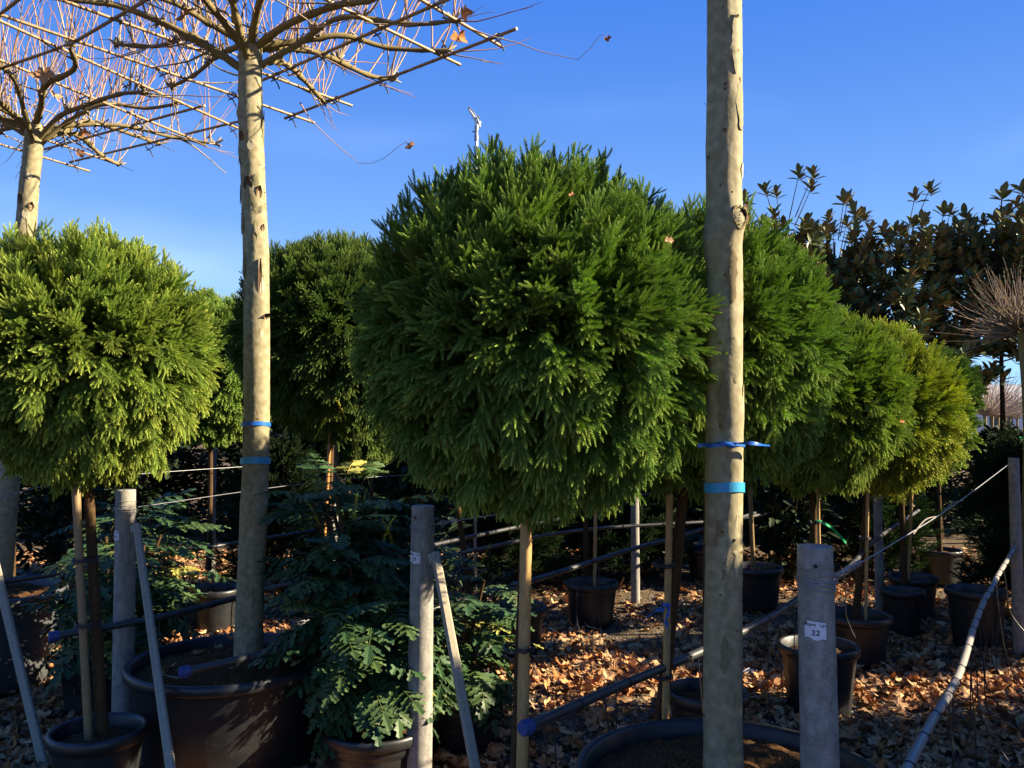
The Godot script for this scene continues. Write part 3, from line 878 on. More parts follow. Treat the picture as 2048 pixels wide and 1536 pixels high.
# bamboo cane with swollen nodes, tied to a stem
func cane(label: String, a: Vector3, b: Vector3, r: float, ties: Array, tie_to: Vector3, tint := Color.WHITE) -> Node3D:
	var t := thing("bamboo_cane", label, "bamboo cane", a, "bamboo canes supporting the topiary trees")
	var L := (b - a).length()
	var d := (b - a) / L
	var pts := []
	var rad := []
	var y := 0.0
	while y < L - 0.03:
		var step := rf(0.2, 0.3)
		pts += [d * y, d * (y + 0.006), d * (y + 0.012), d * (y + 0.02), d * (y + step * 0.5)]
		rad += [r * 1.02, r * 1.16, r * 0.97, r, r * 0.98]
		y += step
	pts.append(d * L); rad.append(r)
	var g := Geo.new()
	g.tube(pv(pts), pf(rad), 14, tint, tint)
	obj("stalk", g.mesh(), M.cane, t)
	for k in ties:
		var c: Vector3 = d * L * k
		var ring := []
		for i in 17:
			var an := TAU * i / 16.0
			ring.append(c + tie_to * 0.5 + Vector3(cos(an) * (r * 1.5 + absf(tie_to.x) * 0.62), rf(-0.004, 0.004), sin(an) * (r * 1.5 + 0.022)))
		for off in [0.0, 0.008]:
			var gt := Geo.new()
			var sh := []
			for q in ring: sh.append(q + Vector3(0, off, 0))
			gt.tube(pv(sh), pf([0.0035]), 6)
			obj("tie", gt.mesh(), M.black_tie, t)
	return t

func bent_text(txt: String, size: float, R: float, ang0: float, y: float) -> ArrayMesh:
	# lettering laid round a post of radius R; ang0 is the angle of its middle
	var tm := TextMesh.new()
	var f := SystemFont.new()
	f.font_names = PackedStringArray(["Droid Sans"])
	f.font_weight = 700
	tm.font = f; tm.text = txt; tm.font_size = 32; tm.pixel_size = size / 32.0; tm.depth = 0.0004
	var arr := tm.get_mesh_arrays()
	var vs: PackedVector3Array = arr[Mesh.ARRAY_VERTEX]
	var g := Geo.new()
	for p in vs:
		var a := ang0 + p.x / R
		var rr := R + 0.0006 + p.z
		g.v.append(Vector3(sin(a) * rr, y + p.y, cos(a) * rr)); g.c.append(Color.WHITE)
	var ii: PackedInt32Array = arr[Mesh.ARRAY_INDEX]
	g.ix = ii
	return g.mesh()

func post_r(y: float, h: float, r: float) -> float: return r * (1.0 + 0.16 * (h - y) / h)

func concrete_post(label: String, at: Vector3, h: float, r: float, number := "", face := 0.0, wide := 1.1, tilt := 0.0, hole_at := -0.4) -> Node3D:
	var t := thing("concrete_post", label, "concrete post", at, "numbered concrete posts at the row ends" if number else "")
	t.rotation.z = tilt
	var g := Geo.new()
	var prof := []
	for i in 25:
		var y := -0.15 + (h - 0.006 + 0.15) * i / 24.0
		prof.append(Vector2(post_r(y, h, r), y))
	prof += [Vector2(r * 0.985, h - 0.002), Vector2(r * 0.93, h), Vector2(0.0005, h - 0.001)]
	var nz := FastNoiseLite.new()
	nz.seed = int(at.x * 77.0); nz.frequency = 9.0
	g.lathe(prof, 32)
	for i in g.v.size():
		var p := g.v[i]
		if p.y < h - 0.004:
			g.v[i] += Vector3(p.x, 0, p.z).normalized() * nz.get_noise_3dv(p) * 0.0018
	obj("shaft", g.mesh(), M.concrete, t)
	# the bolt hole near the top
	var hp := []
	var hr := post_r(h - 0.05, h, r)
	hp.append(Vector3(sin(hole_at), 0, cos(hole_at)) * (hr - 0.01)); hp.append(Vector3(sin(hole_at), 0, cos(hole_at)) * (hr + 0.0015))
	var gh := Geo.new()
	gh.tube(pv([hp[0] + Vector3(0, h - 0.05, 0), hp[1] + Vector3(0, h - 0.05, 0)]), pf([r * 0.12]), 16)
	obj("bolt_hole", gh.mesh(), M.hole, t)
	# casting ridge below the head
	for k in 2:
		var y := h - 0.058 - k * 0.022
		var ring := []
		for i in 33:
			var a := TAU * i / 32.0
			ring.append(Vector3(sin(a) * post_r(y, h, r), y + 0.003 * sin(a * 2.0 + k), cos(a) * post_r(y, h, r)))
		var gk := Geo.new()
		gk.tube(pv(ring), pf([0.0022]), 6)
		obj("casting_ridge", gk.mesh(), M.concrete, t)
	# wire turns
	if number:
		for k in 3:
			var ring := []
			var y := h - 0.094 - 0.007 * k
			for i in 33:
				var a := TAU * i / 32.0
				ring.append(Vector3(sin(a), 0, cos(a)) * (post_r(y, h, r) + 0.003) + Vector3(0, y - 0.012 * sin(a + 0.4 * k) * (0.5 + 0.4 * k), 0))
			var gw := Geo.new()
			gw.tube(pv(ring), pf([0.0021]), 6)
			obj("wire_turn", gw.mesh(), M.wire_metal, t)
		# paper label bent round the post
		var ly := h - 0.226
		var lr := post_r(ly, h, r) + 0.0022
		var gl := Geo.new()
		var nx := 20
		for i in nx + 1:
			var u := float(i) / nx
			var a := face + (u - 0.5) * wide
			var cut_t := 0.012 if u < 0.13 and number == "22" else 0.0
			var lift := 0.006 * (0.5 - u)
			for e in 2:
				gl.v.append(Vector3(sin(a) * lr, ly + (0.024 - cut_t if e == 1 else -0.024 + 0.003 * sin(u * 9.0)) + lift, cos(a) * lr))
				gl.n.append(Vector3(sin(a), 0, cos(a))); gl.c.append(Color.WHITE)
			if i > 0:
				var b := i * 2
				gl.quad(b - 2, b - 1, b + 1, b)
		var lab := obj("row_label", gl.mesh(), M.paper_white, t)
		lab.set_meta("label", "white paper label printed with the number " + number)
		obj("lettering", bent_text(number, 0.021, lr, face + 0.02 * wide, ly - 0.0065), M.ink, lab)
		obj("lettering", bent_text("ettore", 0.0115, lr, face - 0.25 * wide, ly + 0.0155), M.ink, lab)
		obj("lettering", bent_text("131", 0.0105, lr, face + 0.34 * wide, ly + 0.0125), M.ink, lab)
	return t

func brace(label: String, a: Vector3, b: Vector3, w: float) -> Node3D:
	var t := thing("concrete_brace", label, "concrete brace", b, "slanting concrete braces")
	var d := (a - b).normalized()
	var x := d.cross(Vector3(0.35, 0, 1)).normalized()
	var g := Geo.new()
	g.box(Transform3D(Basis(x, d, x.cross(d)), (a - b) * 0.5), Vector3(w, (a - b).length(), w), Color.WHITE, 0.006)
	obj("bar", g.mesh(), M.brace_concrete, t)
	var gw := Geo.new()
	gw.box(Transform3D(Basis(x, d, x.cross(d)), (a - b) - d * 0.03 - x * w * 0.45), Vector3(w * 0.9, 0.055, w * 0.7), Color.WHITE, 0.006)
	obj("notch_block", gw.mesh(), M.brace_concrete, t)
	return t

# trunk: centre line points (from the ground up), radii, knots [height, angle, size, bulge]
func trunk_mesh(pts: Array, r0: float, r1: float, knots: Array, sd: int) -> ArrayMesh:
	var cl := spline(pts, 44)
	var g := Geo.new()
	var nz := FastNoiseLite.new()
	nz.seed = sd; nz.frequency = 1.0
	var sides := 40
	for i in cl.size():
		var t := float(i) / (cl.size() - 1)
		for k in sides:
			var a := TAU * k / sides
			var d := Vector3(sin(a), 0, cos(a))
			var r := lerpf(r0, r1, t) * (1.0 - 0.75 * smoothstep(0.975, 1.0, t)) * (1.0 + 0.16 * pow(1.0 - t, 14.0))
			r += nz.get_noise_3dv(Vector3(d.x * 0.8, cl[i].y * 2.4, d.z * 0.8)) * 0.0045 + nz.get_noise_3dv(Vector3(d.x * 3.0, cl[i].y * 12.0, d.z * 3.0)) * 0.001 + nz.get_noise_3dv(Vector3(d.x * 1.2, cl[i].y * 55.0, d.z * 1.2)) * 0.0008
			for q in knots:
				var da: float = wrapf(a - float(q[1]), -PI, PI) * r
				var dy: float = cl[i].y - float(q[0])
				var e: float = (da * da + dy * dy) / (float(q[2]) * float(q[2]))
				if e < 9.0: r += q[3] * exp(-e)
			g.v.append(cl[i] + d * r); g.c.append(Color.WHITE)
	for i in cl.size() - 1:
		for k in sides:
			var k2 := (k + 1) % sides
			g.quad(i * sides + k, i * sides + k2, (i + 1) * sides + k2, (i + 1) * sides + k)
	return g.mesh(true)

func line_at(pts: Array, y: float) -> Vector3:
	for i in pts.size() - 1:
		if y <= pts[i + 1].y or i == pts.size() - 2:
			return pts[i].lerp(pts[i + 1], clampf((y - pts[i].y) / (pts[i + 1].y - pts[i].y), 0, 1))
	return pts[-1]

func band(parent: Node3D, pts: Array, r: float, y: float, h: float, m: Material, name_: String, label: String, tail := 0.0) -> void:
	var c := line_at(pts, y)
	var g := Geo.new()
	var rows := 3
	for j in rows:
		for i in 33:
			var a := TAU * i / 32.0
			var rr := r + 0.0035 + 0.0012 * sin(a * 5.0)
			g.v.append(c + Vector3(sin(a) * rr, -h * 0.5 + h * j / (rows - 1) + 0.003 * sin(a * 2.0 + 1.0), cos(a) * rr))
			g.n.append(Vector3(sin(a), 0, cos(a))); g.c.append(Color.WHITE)
	for j in rows - 1:
		for i in 32:
			g.quad(j * 33 + i, j * 33 + i + 1, j * 33 + 34 + i, j * 33 + 33 + i)
	var o := obj(name_, g.mesh(), m, parent)
	o.set_meta("label", label)
	if tail > 0.0:
		var gk := Geo.new()
		gk.tube(pv([c + Vector3(-0.012, 0.004, r + 0.008), c + Vector3(0.0, 0, r + 0.014), c + Vector3(0.014, -0.002, r + 0.008)]), pf([0.006, 0.009, 0.006]), 8)
		obj("knot", gk.mesh(), m, o)
		for s in [1.0, -0.7]:
			var gt := Geo.new()
			var n := 14
			for i in n + 1:
				var u := float(i) / n
				var p := c + Vector3(s * tail * u, 0.004 + 0.006 * sin(u * 5.0) * u, r + 0.012 - 0.03 * u * u)
				var tw := 1.2 * sin(u * 4.0 + s)
				var w := Vector3(0, cos(tw), sin(tw)) * h * 0.5
				gt.v.append(p - w); gt.v.append(p + w); gt.c.append(Color.WHITE); gt.c.append(Color.WHITE)
				if i > 0: gt.quad(i * 2 - 2, i * 2 - 1, i * 2 + 1, i * 2)
			obj("tail", gt.mesh(true), m, o)

func bark_plates(parent: Node3D, pts: Array, r: float, count: int) -> void:
	# broad thin plates of older bark in slightly other tones
	for i in count:
		var n := 12
		var g := Geo.new()
		var y := rf(0.6, 3.3)
		var c := line_at(pts, y)
		var ang := rf(-1.7, 1.7)
		var w := rf(0.018, 0.045)
		var h := rf(0.05, 0.2)
		for k in n + 1:
			var u := float(k) / n
			var ww := w * pow(sin(PI * clampf(u * 0.92 + 0.04, 0, 1)), 0.6) * rf(0.7, 1.2)
			var sh := rf(-0.004, 0.004)
			for s in [-1.0, -0.4, 0.4, 1.0]:
				var a: float = ang + (s * ww * 0.5 + sh) / r
				var rr: float = r + (0.0022 if absf(s) < 0.9 else 0.0012)
				g.v.append(c + Vector3(sin(a) * rr, (u - 0.5) * h, cos(a) * rr)); g.c.append(Color.WHITE)
			if k > 0:
				var b := k * 4
				for s in 3: g.quad(b - 4 + s, b - 3 + s, b + 1 + s, b + s)
		obj("bark_plate", g.mesh(true), M["bark_plate_%d" % (i % 4)], parent)

func lenticels(parent: Node3D, pts: Array, r: float, count: int) -> void:
	# small dark warts and scars scattered over the bark
	for i in count:
		bark_flake(parent, pts, r, rf(0.7, 3.3), rf(-1.6, 1.6), rf(0.004, 0.012), rf(0.004, 0.012), "bark_curl", 0.003)

func torn_knot(parent: Node3D, pts: Array, r: float, y: float, ang: float, s: float) -> void:
	# a broken branch stub: dark torn wood with a ragged collar
	var c := line_at(pts, y)
	var d := Vector3(sin(ang), 0, cos(ang))
	var x := Vector3.UP.cross(d)
	var g := Geo.new()
	for i in 26:
		var a := TAU * i / 26.0 + rf(-0.1, 0.1)
		var q := x * cos(a) + Vector3.UP * sin(a)
		var p := c + d * (r - 0.004) + q * s * rf(0.25, 1.0)
		var tip := p + d * rf(0.006, 0.012) - q * rf(0.0, 0.006)
		var w := (x * -sin(a) + Vector3.UP * cos(a)) * s * 0.22
		g.tri(p - w, p + w, tip, Color.WHITE, Color.WHITE, Color.WHITE)
		g.tri(p + w, p - w - q * 0.004, tip - d * 0.003, Color.WHITE, Color.WHITE, Color.WHITE)
	obj("torn_stub", g.mesh(), M.torn_wood, parent)
	# the bark that has rolled up round the wound
	var ring := []
	for i in 17:
		var a := TAU * i / 16.0
		ring.append(c + d * (r - 0.003) + (x * cos(a) * 0.95 + Vector3.UP * sin(a) * 1.15) * s * (1.0 + 0.12 * sin(a * 3.0)))
	var gc := Geo.new()
	gc.tube(pv(ring), pf([s * 0.1, s * 0.16, s * 0.22, s * 0.14, s * 0.06, s * 0.18, s * 0.24, s * 0.1, s * 0.05, s * 0.12, s * 0.2, s * 0.16, s * 0.08, s * 0.14, s * 0.2, s * 0.12, s * 0.1]), 8)
	obj("wound_collar", gc.mesh(), M.bark_plate_3, parent)

func bark_flake(parent: Node3D, pts: Array, r: float, y: float, ang: float, w: float, h: float, m: String, lift := 0.006) -> void:
	var g := Geo.new()
	var c := line_at(pts, y)
	var n := 8
	for i in n + 1:
		var u := float(i) / n
		var ww := w * sin(PI * clampf(u * 0.9 + 0.06, 0, 1)) * (rf(0.75, 1.1) if m == "bark_curl" else 1.0)
		for s in [-1.0, 0.0, 1.0]:
			var a: float = ang + s * ww * 0.5 / r
			var rr: float = r + 0.0018 + lift * absf(s) * u
			g.v.append(c + Vector3(sin(a) * rr, (u - 0.5) * h, cos(a) * rr)); g.c.append(Color.WHITE)
		if i > 0:
			var b := i * 3
			g.quad(b - 3, b - 2, b + 1, b); g.quad(b - 2, b - 1, b + 2, b + 1)
	obj("bark_flake", g.mesh(true), M[m], parent)

func zig(p: Vector3, d: Vector3, L: float, n: int, wob: float, up: float) -> PackedVector3Array:
	var out := pv([p])
	for i in n:
		d = (d + Vector3(rf(-wob, wob), rf(-wob, wob) + up / n, rf(-wob, wob))).normalized()
		p += d * L / n
		out.append(p)
	return out

# a plane tree whose crown is trained flat on a bamboo grid
func roof_plane(label: String, foot: Vector3, pts: Array, r0: float, r1: float, knots: Array, ctop: Vector3, ax: Vector3, half: float, sd: int, twigs := 150) -> Node3D:
	rng.seed = sd
	var t := thing("plane_tree", label, "plane tree", foot, "plane trees with roof-trained crowns")
	var loc := []
	for p in pts: loc.append(p - foot)
	var tr := obj("trunk", trunk_mesh(loc, r0, r1, knots, sd), M.bark, t)
	var az := Vector3(ax.z, 0, -ax.x)
	if az.dot(Vector3(1, 0, 0)) < 0: az = -az
	var c := ctop - foot
	# bamboo grid: five canes each way in two layers
	var at_c := Transform3D(Basis(), c)
	var canes := []
	for k in 5:
		if k == 2: continue
		var o := (k - 2) * half / 2.0
		for way in 2:
			var u := ax if way == 0 else az
			var w := az if way == 0 else ax
			var e := half * (1.12 + rf(-0.04, 0.1))
			var lift := -0.012 if way == 0 else 0.012
			var a := w * (o + rf(-0.08, 0.08)) - u * e * rf(0.85, 1.1) + Vector3(0, lift + rf(-0.03, 0.03), 0)
			var b := w * (o + rf(-0.08, 0.08)) + u * e + Vector3(0, lift + rf(-0.015, 0.015), 0)
			var cp := []
			var cr := []
			var d := (b - a).normalized()
			var y := 0.0
			while y < (b - a).length():
				cp += [a + d * y, a + d * (y + 0.01), a + d * (y + 0.02), a + d * (y + 0.1)]
				cr += [0.0085, 0.0105, 0.0085, 0.0085]
				y += rf(0.17, 0.24)
			cp.append(b); cr.append(0.0085)
			for q in range(cp.size() - 2, 0, -1):
				if (cp[q] - a).length() > (b - a).length() - 0.005: cp.remove_at(q); cr.remove_at(q)
			var g := Geo.new()
			g.tube(pv(cp), pf(cr), 8, Color(0.62, 0.62, 0.68), Color(0.7, 0.68, 0.7))
			canes.append(obj("frame_cane", g.mesh(), M.cane, t, at_c))
	for i in 5:
		for j in 5:
			if (i + j) % 2 == 1 and rng.randf() < 0.5: continue
			var p := az * ((i - 2) * half / 2.0) + ax * ((j - 2) * half / 2.0)
			var g := Geo.new()
			g.tube(spline([p + Vector3(-0.02, -0.03, 0.01), p + Vector3(0.025, 0.0, 0.0), p + Vector3(0.0, 0.032, -0.02), p + Vector3(-0.024, 0.0, 0.014), p + Vector3(0.012, -0.034, 0.016), p + Vector3(0.03, -0.075, 0.01)], 3), pf([0.004]), 5)
			obj("tie", g.mesh(), M.black_tie, canes[mini(i, 3) * 2])
	# boughs: rise from the head of the trunk, then run out flat along the grid
	var head: Vector3 = loc[-1]
	var starts := []
	for i in 13:
		var a := TAU * i / 13.0 * 3.0 + rf(-0.12, 0.12)
		var reach := half * rf(0.85, 1.25)
		var out := (ax * cos(a) + az * sin(a))
		var mx := maxf(absf(cos(a)), absf(sin(a)))
		reach /= lerpf(1.0, mx, 0.6)
		var y0 := rf(-0.17, -0.03) if i < 9 else rf(-0.04, -0.01)
		var p0 := head + Vector3(0, y0, 0) + out * r1 * 0.5
		var k1 := p0 + out * reach * 0.2 + Vector3(0, maxf(0.02, (c.y - p0.y) * rf(0.45, 0.75)), 0)
		var lvl := c.y + rf(-0.035, 0.03)
		var p1 := Vector3(c.x, lvl, c.z) + out * reach * rf(0.42, 0.5) + Vector3(rf(-0.03, 0.03), 0, rf(-0.03, 0.03))
		var p2 := Vector3(c.x, lvl + rf(-0.02, 0.02), c.z) + out * reach * 0.75 + Vector3(rf(-0.07, 0.07), 0, rf(-0.07, 0.07))
		var p3 := Vector3(c.x, lvl + rf(-0.02, 0.02), c.z) + out * reach
		var cl := spline([p0, k1, p1, p2, p3], 6)
		var g := Geo.new()
		var rb := rf(0.014, 0.021)
		var rad := []
		for q in cl.size(): rad.append(lerpf(rb, rb * 0.55, float(q) / cl.size()) * (1.0 + (0.5 if q % 3 == 0 else 0.0) * rng.randf()))
		rad[-1] = rb * 0.9
		g.tube(cl, pf(rad), 9)
		var br := obj("bough", g.mesh(), M.branch_bark, t)
		for q in range(5, cl.size()): starts.append([cl[q], (cl[q] - cl[q - 1]).normalized(), br])
		# pruned spur clusters
		for q in [9, 14, cl.size() - 1]:
			if q < cl.size():
				var gs := Geo.new()
				for s in 12:
					var d := Vector3(rf(-1, 1), rf(-0.3, 1), rf(-1, 1)).normalized()
					gs.tube(pv([cl[q], cl[q] + d * rf(0.025, 0.07)]), pf([0.0065, 0.0045]), 5, Color(0.16, 0.13, 0.09), Color(0.3, 0.25, 0.17))
				obj("spur_cluster", gs.mesh(), M.twig_bark, br)
	# side shoots lying in the grid
	for i in 26:
		var s = starts[rng.randi() % starts.size()]
		var out := Vector3(rf(-1, 1), 0, rf(-1, 1)).normalized()
		var g := Geo.new()
		g.tube(zig(s[0], out, rf(0.25, 0.5), 5, 0.18, 0.06), pf([0.007, 0.006, 0.005, 0.004, 0.0035, 0.003]), 5, Color(0.2, 0.17, 0.11), Color(0.3, 0.24, 0.16))
		obj("side_shoot", g.mesh(), M.twig_bark, t)
	# one-year twigs: mostly straight up, a few bending out and down at the rim
	for i in twigs:
		var s = starts[rng.randi() % starts.size()]
		var g := Geo.new()
		var hang := rng.randf() < 0.12
		var out: Vector3 = (s[0] - c); out.y = 0
		out = out.normalized() if out.length() > 0.01 else Vector3.RIGHT
		var d := (Vector3(rf(-0.4, 0.4), 1.0, rf(-0.4, 0.4)) + out * rf(0.0, 0.5)).normalized()
		var L := rf(0.25, 0.95)
		if hang:
			d = (out + Vector3(rf(-0.3, 0.3), rf(-0.45, 0.1), rf(-0.3, 0.3))).normalized(); L = rf(0.3, 0.65)
		var p := zig(s[0], d, L, 7, 0.13, 0.3 if hang else 0.15)
		var red := Color(0.28, 0.15, 0.1).lerp(Color(0.36, 0.27, 0.18), rng.randf())
		g.tube(p, pf([0.005, 0.0043, 0.0037, 0.0032, 0.0027, 0.0022, 0.0017, 0.0012]), 4, Color(red.r * 0.9, red.g, red.b), Color(red.r * 0.8, red.g * 0.6, red.b * 0.6))
		if rng.randf() < 0.5:
			var k := 2 + rng.randi() % 3
			g.tube(zig(p[k], (p[k + 1] - p[k]).normalized() + Vector3(rf(-0.8, 0.8), 0.1, rf(-0.8, 0.8)), L * 0.35, 4, 0.14, 0.1), pf([0.0024, 0.002, 0.0017, 0.0013, 0.001]), 4, red, red)
		obj("twig", g.mesh(), M.twig_bark, t)
	return t

func hung_leaf(t: Node3D, at: Vector3, size: float, turn: Vector3, kind: int) -> void:
	var b := Basis.from_euler(turn).scaled(Vector3.ONE * size)
	obj("dead_leaf", plane_leaves[kind], M.dry_leaf, t, Transform3D(b, at - t.position))

func mahonia(label: String, foot: Vector3, h: float, spread: float, stems: int, sd: int, yellow := 0.06, racemes := 0, lean := Vector3.ZERO, per := 11, low := 0.3) -> Node3D:
	rng.seed = sd
	var t := thing("mahonia_shrub", label, "shrub", foot, "potted mahonia shrubs")
	for s in stems:
		var a := TAU * s / stems + rf(-0.4, 0.4)
		var out := Vector3(cos(a), 0, sin(a))
		var sh := h * rf(0.45, 1.0)
		var top := out * spread * rf(0.1, 0.45) + Vector3(0, sh * 0.8, 0) + lean * sh
		var cl := spline([out * 0.03, out * 0.06 + Vector3(0, sh * 0.3, 0) + lean * sh * 0.25, top], 6)
		var g := Geo.new()
		g.tube(cl, pf([0.012, 0.011, 0.01, 0.009]), 8)
		obj("stem", g.mesh(), M.stem_bark, t)
		for k in per:
			var u := lerpf(low, 1.0, float(k) / (per - 1))
			var p := cl[int(u * (cl.size() - 1))]
			var la := k * 2.4 + rf(-0.3, 0.3)
			var rise := lerpf(-0.1, 0.75, u * u) + rf(-0.15, 0.25)
			var d := Vector3(cos(la), rise, sin(la)).normalized()
			var n := (Vector3.UP - d * d.y).normalized()
			n = (n + Vector3(rf(-0.25, 0.25), 0, rf(-0.25, 0.25)))
			n = (n - d * n.dot(d)).normalized()
			var sc := rf(0.85, 1.25) * spread / 0.5
			var me: ArrayMesh = mahonia_yellow[rng.randi() % 2] if rng.randf() < yellow else mahonia_leaves[rng.randi() % 4]
			obj("leaf", me, M.mahonia_leaf, t, Transform3D(Basis(d.cross(n) * sc, d * sc, n * sc), p))
	for i in racemes:
		var a := rng.randf() * TAU
		var p := Vector3(cos(a) * spread * rf(0.1, 0.7), h * rf(0.6, 1.0), sin(a) * spread * rf(0.2, 0.7)) + lean * h * 0.8
		var g := Geo.new()
		var d := Vector3(cos(a) * 0.4, rf(-0.6, 1.0), sin(a) * 0.4).normalized()
		var q := p
		for k in 46:
			d = (d + Vector3(0, -0.012, 0)).normalized()
			q += d * 0.003
			var w := Vector3(rf(-1, 1), rf(-1, 1), rf(-1, 1)).normalized() * 0.008
			var cc := Color(0.5, 0.4, 0.03).lerp(Color(0.3, 0.3, 0.04), rng.randf())
			var z := d.cross(w).normalized() * 0.0035
			g.tri(q, q + w + z, q + w - z, cc, cc, cc); g.tri(q + d * 0.003, q + w - z, q + w + z + d * 0.003, cc, cc, cc)
		obj("flower_raceme", g.mesh(), M.needles, t)
	return t

func magnolia(label: String, foot: Vector3, h: float, r: float, clear: float, sd: int) -> void:
	rng.seed = sd
	var t := thing("magnolia_tree", label, "magnolia tree", foot, "row of evergreen magnolias")
	var g := Geo.new()
	g.tube(spline([Vector3.ZERO, Vector3(rf(-0.05, 0.05), h * 0.4, 0), Vector3(rf(-0.08, 0.08), h * 0.92, 0)], 6), pf([0.05, 0.045, 0.042, 0.04, 0.036, 0.034, 0.03, 0.027, 0.024, 0.02, 0.016, 0.012, 0.01]), 8, Color(0.5, 0.48, 0.45), Color(0.5, 0.48, 0.45))
	obj("trunk", g.mesh(), M.stem_bark, t)
	var tips := []
	var nb := 30
	for i in nb:
		var u := float(i) / nb
		var y0 := lerpf(clear, h * 0.88, u)
		var a := i * 2.4 + rf(-0.3, 0.3)
		var L := r * lerpf(1.0, 0.5, u) * rf(0.7, 1.15)
		var d := Vector3(cos(a), 0, sin(a))
		var p0 := Vector3(0, y0, 0)
		var p2 := d * L + Vector3(0, y0 + L * rf(0.35, 0.9), 0)
		var cl := spline([p0, d * L * 0.6 + Vector3(0, y0 + L * 0.2, 0), p2], 4)
		var gb := Geo.new()
		gb.tube(cl, pf([0.013, 0.011, 0.01, 0.008, 0.007, 0.006, 0.005, 0.005, 0.004]), 5, Color(0.6, 0.55, 0.5), Color(0.6, 0.55, 0.5))
		obj("branch", gb.mesh(), M.stem_bark, t)
		for k in [3, 4, 5, 6, 8]: tips.append([cl[k], (d * 0.5 + Vector3.UP * rf(0.4, 1.2)).normalized()])
		for k in 3: tips.append([p2 + Vector3(rf(-0.16, 0.16), rf(-0.05, 0.25), rf(-0.16, 0.16)), (d * 0.3 + Vector3.UP).normalized()])
	for k in 9:
		tips.append([Vector3(rf(-0.45, 0.45), h * rf(0.88, 1.07), rf(-0.4, 0.4)), Vector3(rf(-0.2, 0.2), 1, rf(-0.2, 0.2)).normalized()])
		var ga := Geo.new()
		ga.tube(pv([Vector3(tips[-1][0].x * 0.4, tips[-1][0].y - 0.55, tips[-1][0].z * 0.4), tips[-1][0]]), pf([0.008, 0.004]), 5)
		obj("branch", ga.mesh(), M.stem_bark, t)
	tips.sort_custom(func(a, b): return a[0].y > b[0].y)
	var sets := [[], [], []]
	var cols := [[], [], []]
	var made := 0
	for tp in tips:
		var ax: Vector3 = tp[1]
		var x := ax.cross(Vector3(0.1, 0.2, 1)).normalized()
		var y := ax.cross(x)
		for k in 9:
			var a := k * 2.4 + rf(-0.2, 0.2)
			var op := lerpf(1.15, 0.35, k / 9.0) + rf(-0.15, 0.2)
			var d := (ax * cos(op) + (x * cos(a) + y * sin(a)) * sin(op)).normalized()
			var n := (ax - d * ax.dot(d))
			n = n.normalized() if n.length() > 0.05 else x
			var sc := rf(0.75, 1.15)
			var p: Vector3 = tp[0] - ax * (9 - k) * 0.012
			var kind := rng.randi() % 3
			var xf := Transform3D(Basis(d.cross(n) * sc, d * sc, n * sc), p)
			if made < 150:
				obj("leaf", magnolia_leaves[kind], M.glossy_leaf, t, xf); made += 1
			else:
				sets[kind].append(xf)
				var j := rf(0.7, 1.4)
				cols[kind].append(Color(j, j, j))
	for k in 3: multi("foliage", magnolia_leaves[k], M.glossy_leaf, sets[k], cols[k], t)

func shrub(label: String, group: String, foot: Vector3, h: float, r: float, sd: int, needle := false, base := 0.1, thick := 1.0) -> void:
	rng.seed = sd
	var t := thing("evergreen_shrub", label, "shrub", foot, group)
	for i in 5:
		var g := Geo.new()
		var a := i * 1.3
		g.tube(spline([Vector3(cos(a), 0, sin(a)) * 0.03, Vector3(cos(a) * r * 0.3, h * 0.5, sin(a) * r * 0.3), Vector3(cos(a) * r * 0.4, h * 0.9, sin(a) * r * 0.4)], 3), pf([0.014, 0.011, 0.009, 0.008, 0.006, 0.005, 0.004]), 5)
		obj("stem", g.mesh(), M.stem_bark, t)
	var xf := []
	var cols := []
	var nn := int(1500 * (h / 1.6) * (r / 0.6) * (0.8 if needle else 1.0) * thick)
	for i in nn:
		var a := rng.randf() * TAU
		var y := rf(base, 1.0)
		var prof := r * (1.0 - 0.75 * pow(y, 3.0)) * (0.65 + 0.35 * sin(a * 3.0 + y * 9.0 + sd))
		var q := pow(rng.randf(), 0.45)
		var p := Vector3(cos(a) * prof * q, y * h, sin(a) * prof * q)
		var d := (Vector3(cos(a), rf(-0.3, 0.9), sin(a)) + Vector3(rf(-0.6, 0.6), rf(-0.6, 0.6), rf(-0.6, 0.6))).normalized()
		var n := (Vector3.UP + Vector3(rf(-0.5, 0.5), 0, rf(-0.5, 0.5)))
		n = (n - d * n.dot(d)).normalized()
		var sc := rf(0.8, 1.3) * (1.0 if needle else 1.5)
		xf.append(Transform3D(Basis(d.cross(n) * sc, d * sc, n * sc), p))
		var j := rf(0.6, 1.3)
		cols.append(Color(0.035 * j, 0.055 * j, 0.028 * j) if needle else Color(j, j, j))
	multi("foliage", sprays_far[0] if needle else shrub_leaf, M.needles if needle else M.dull_leaf, xf, cols, t)

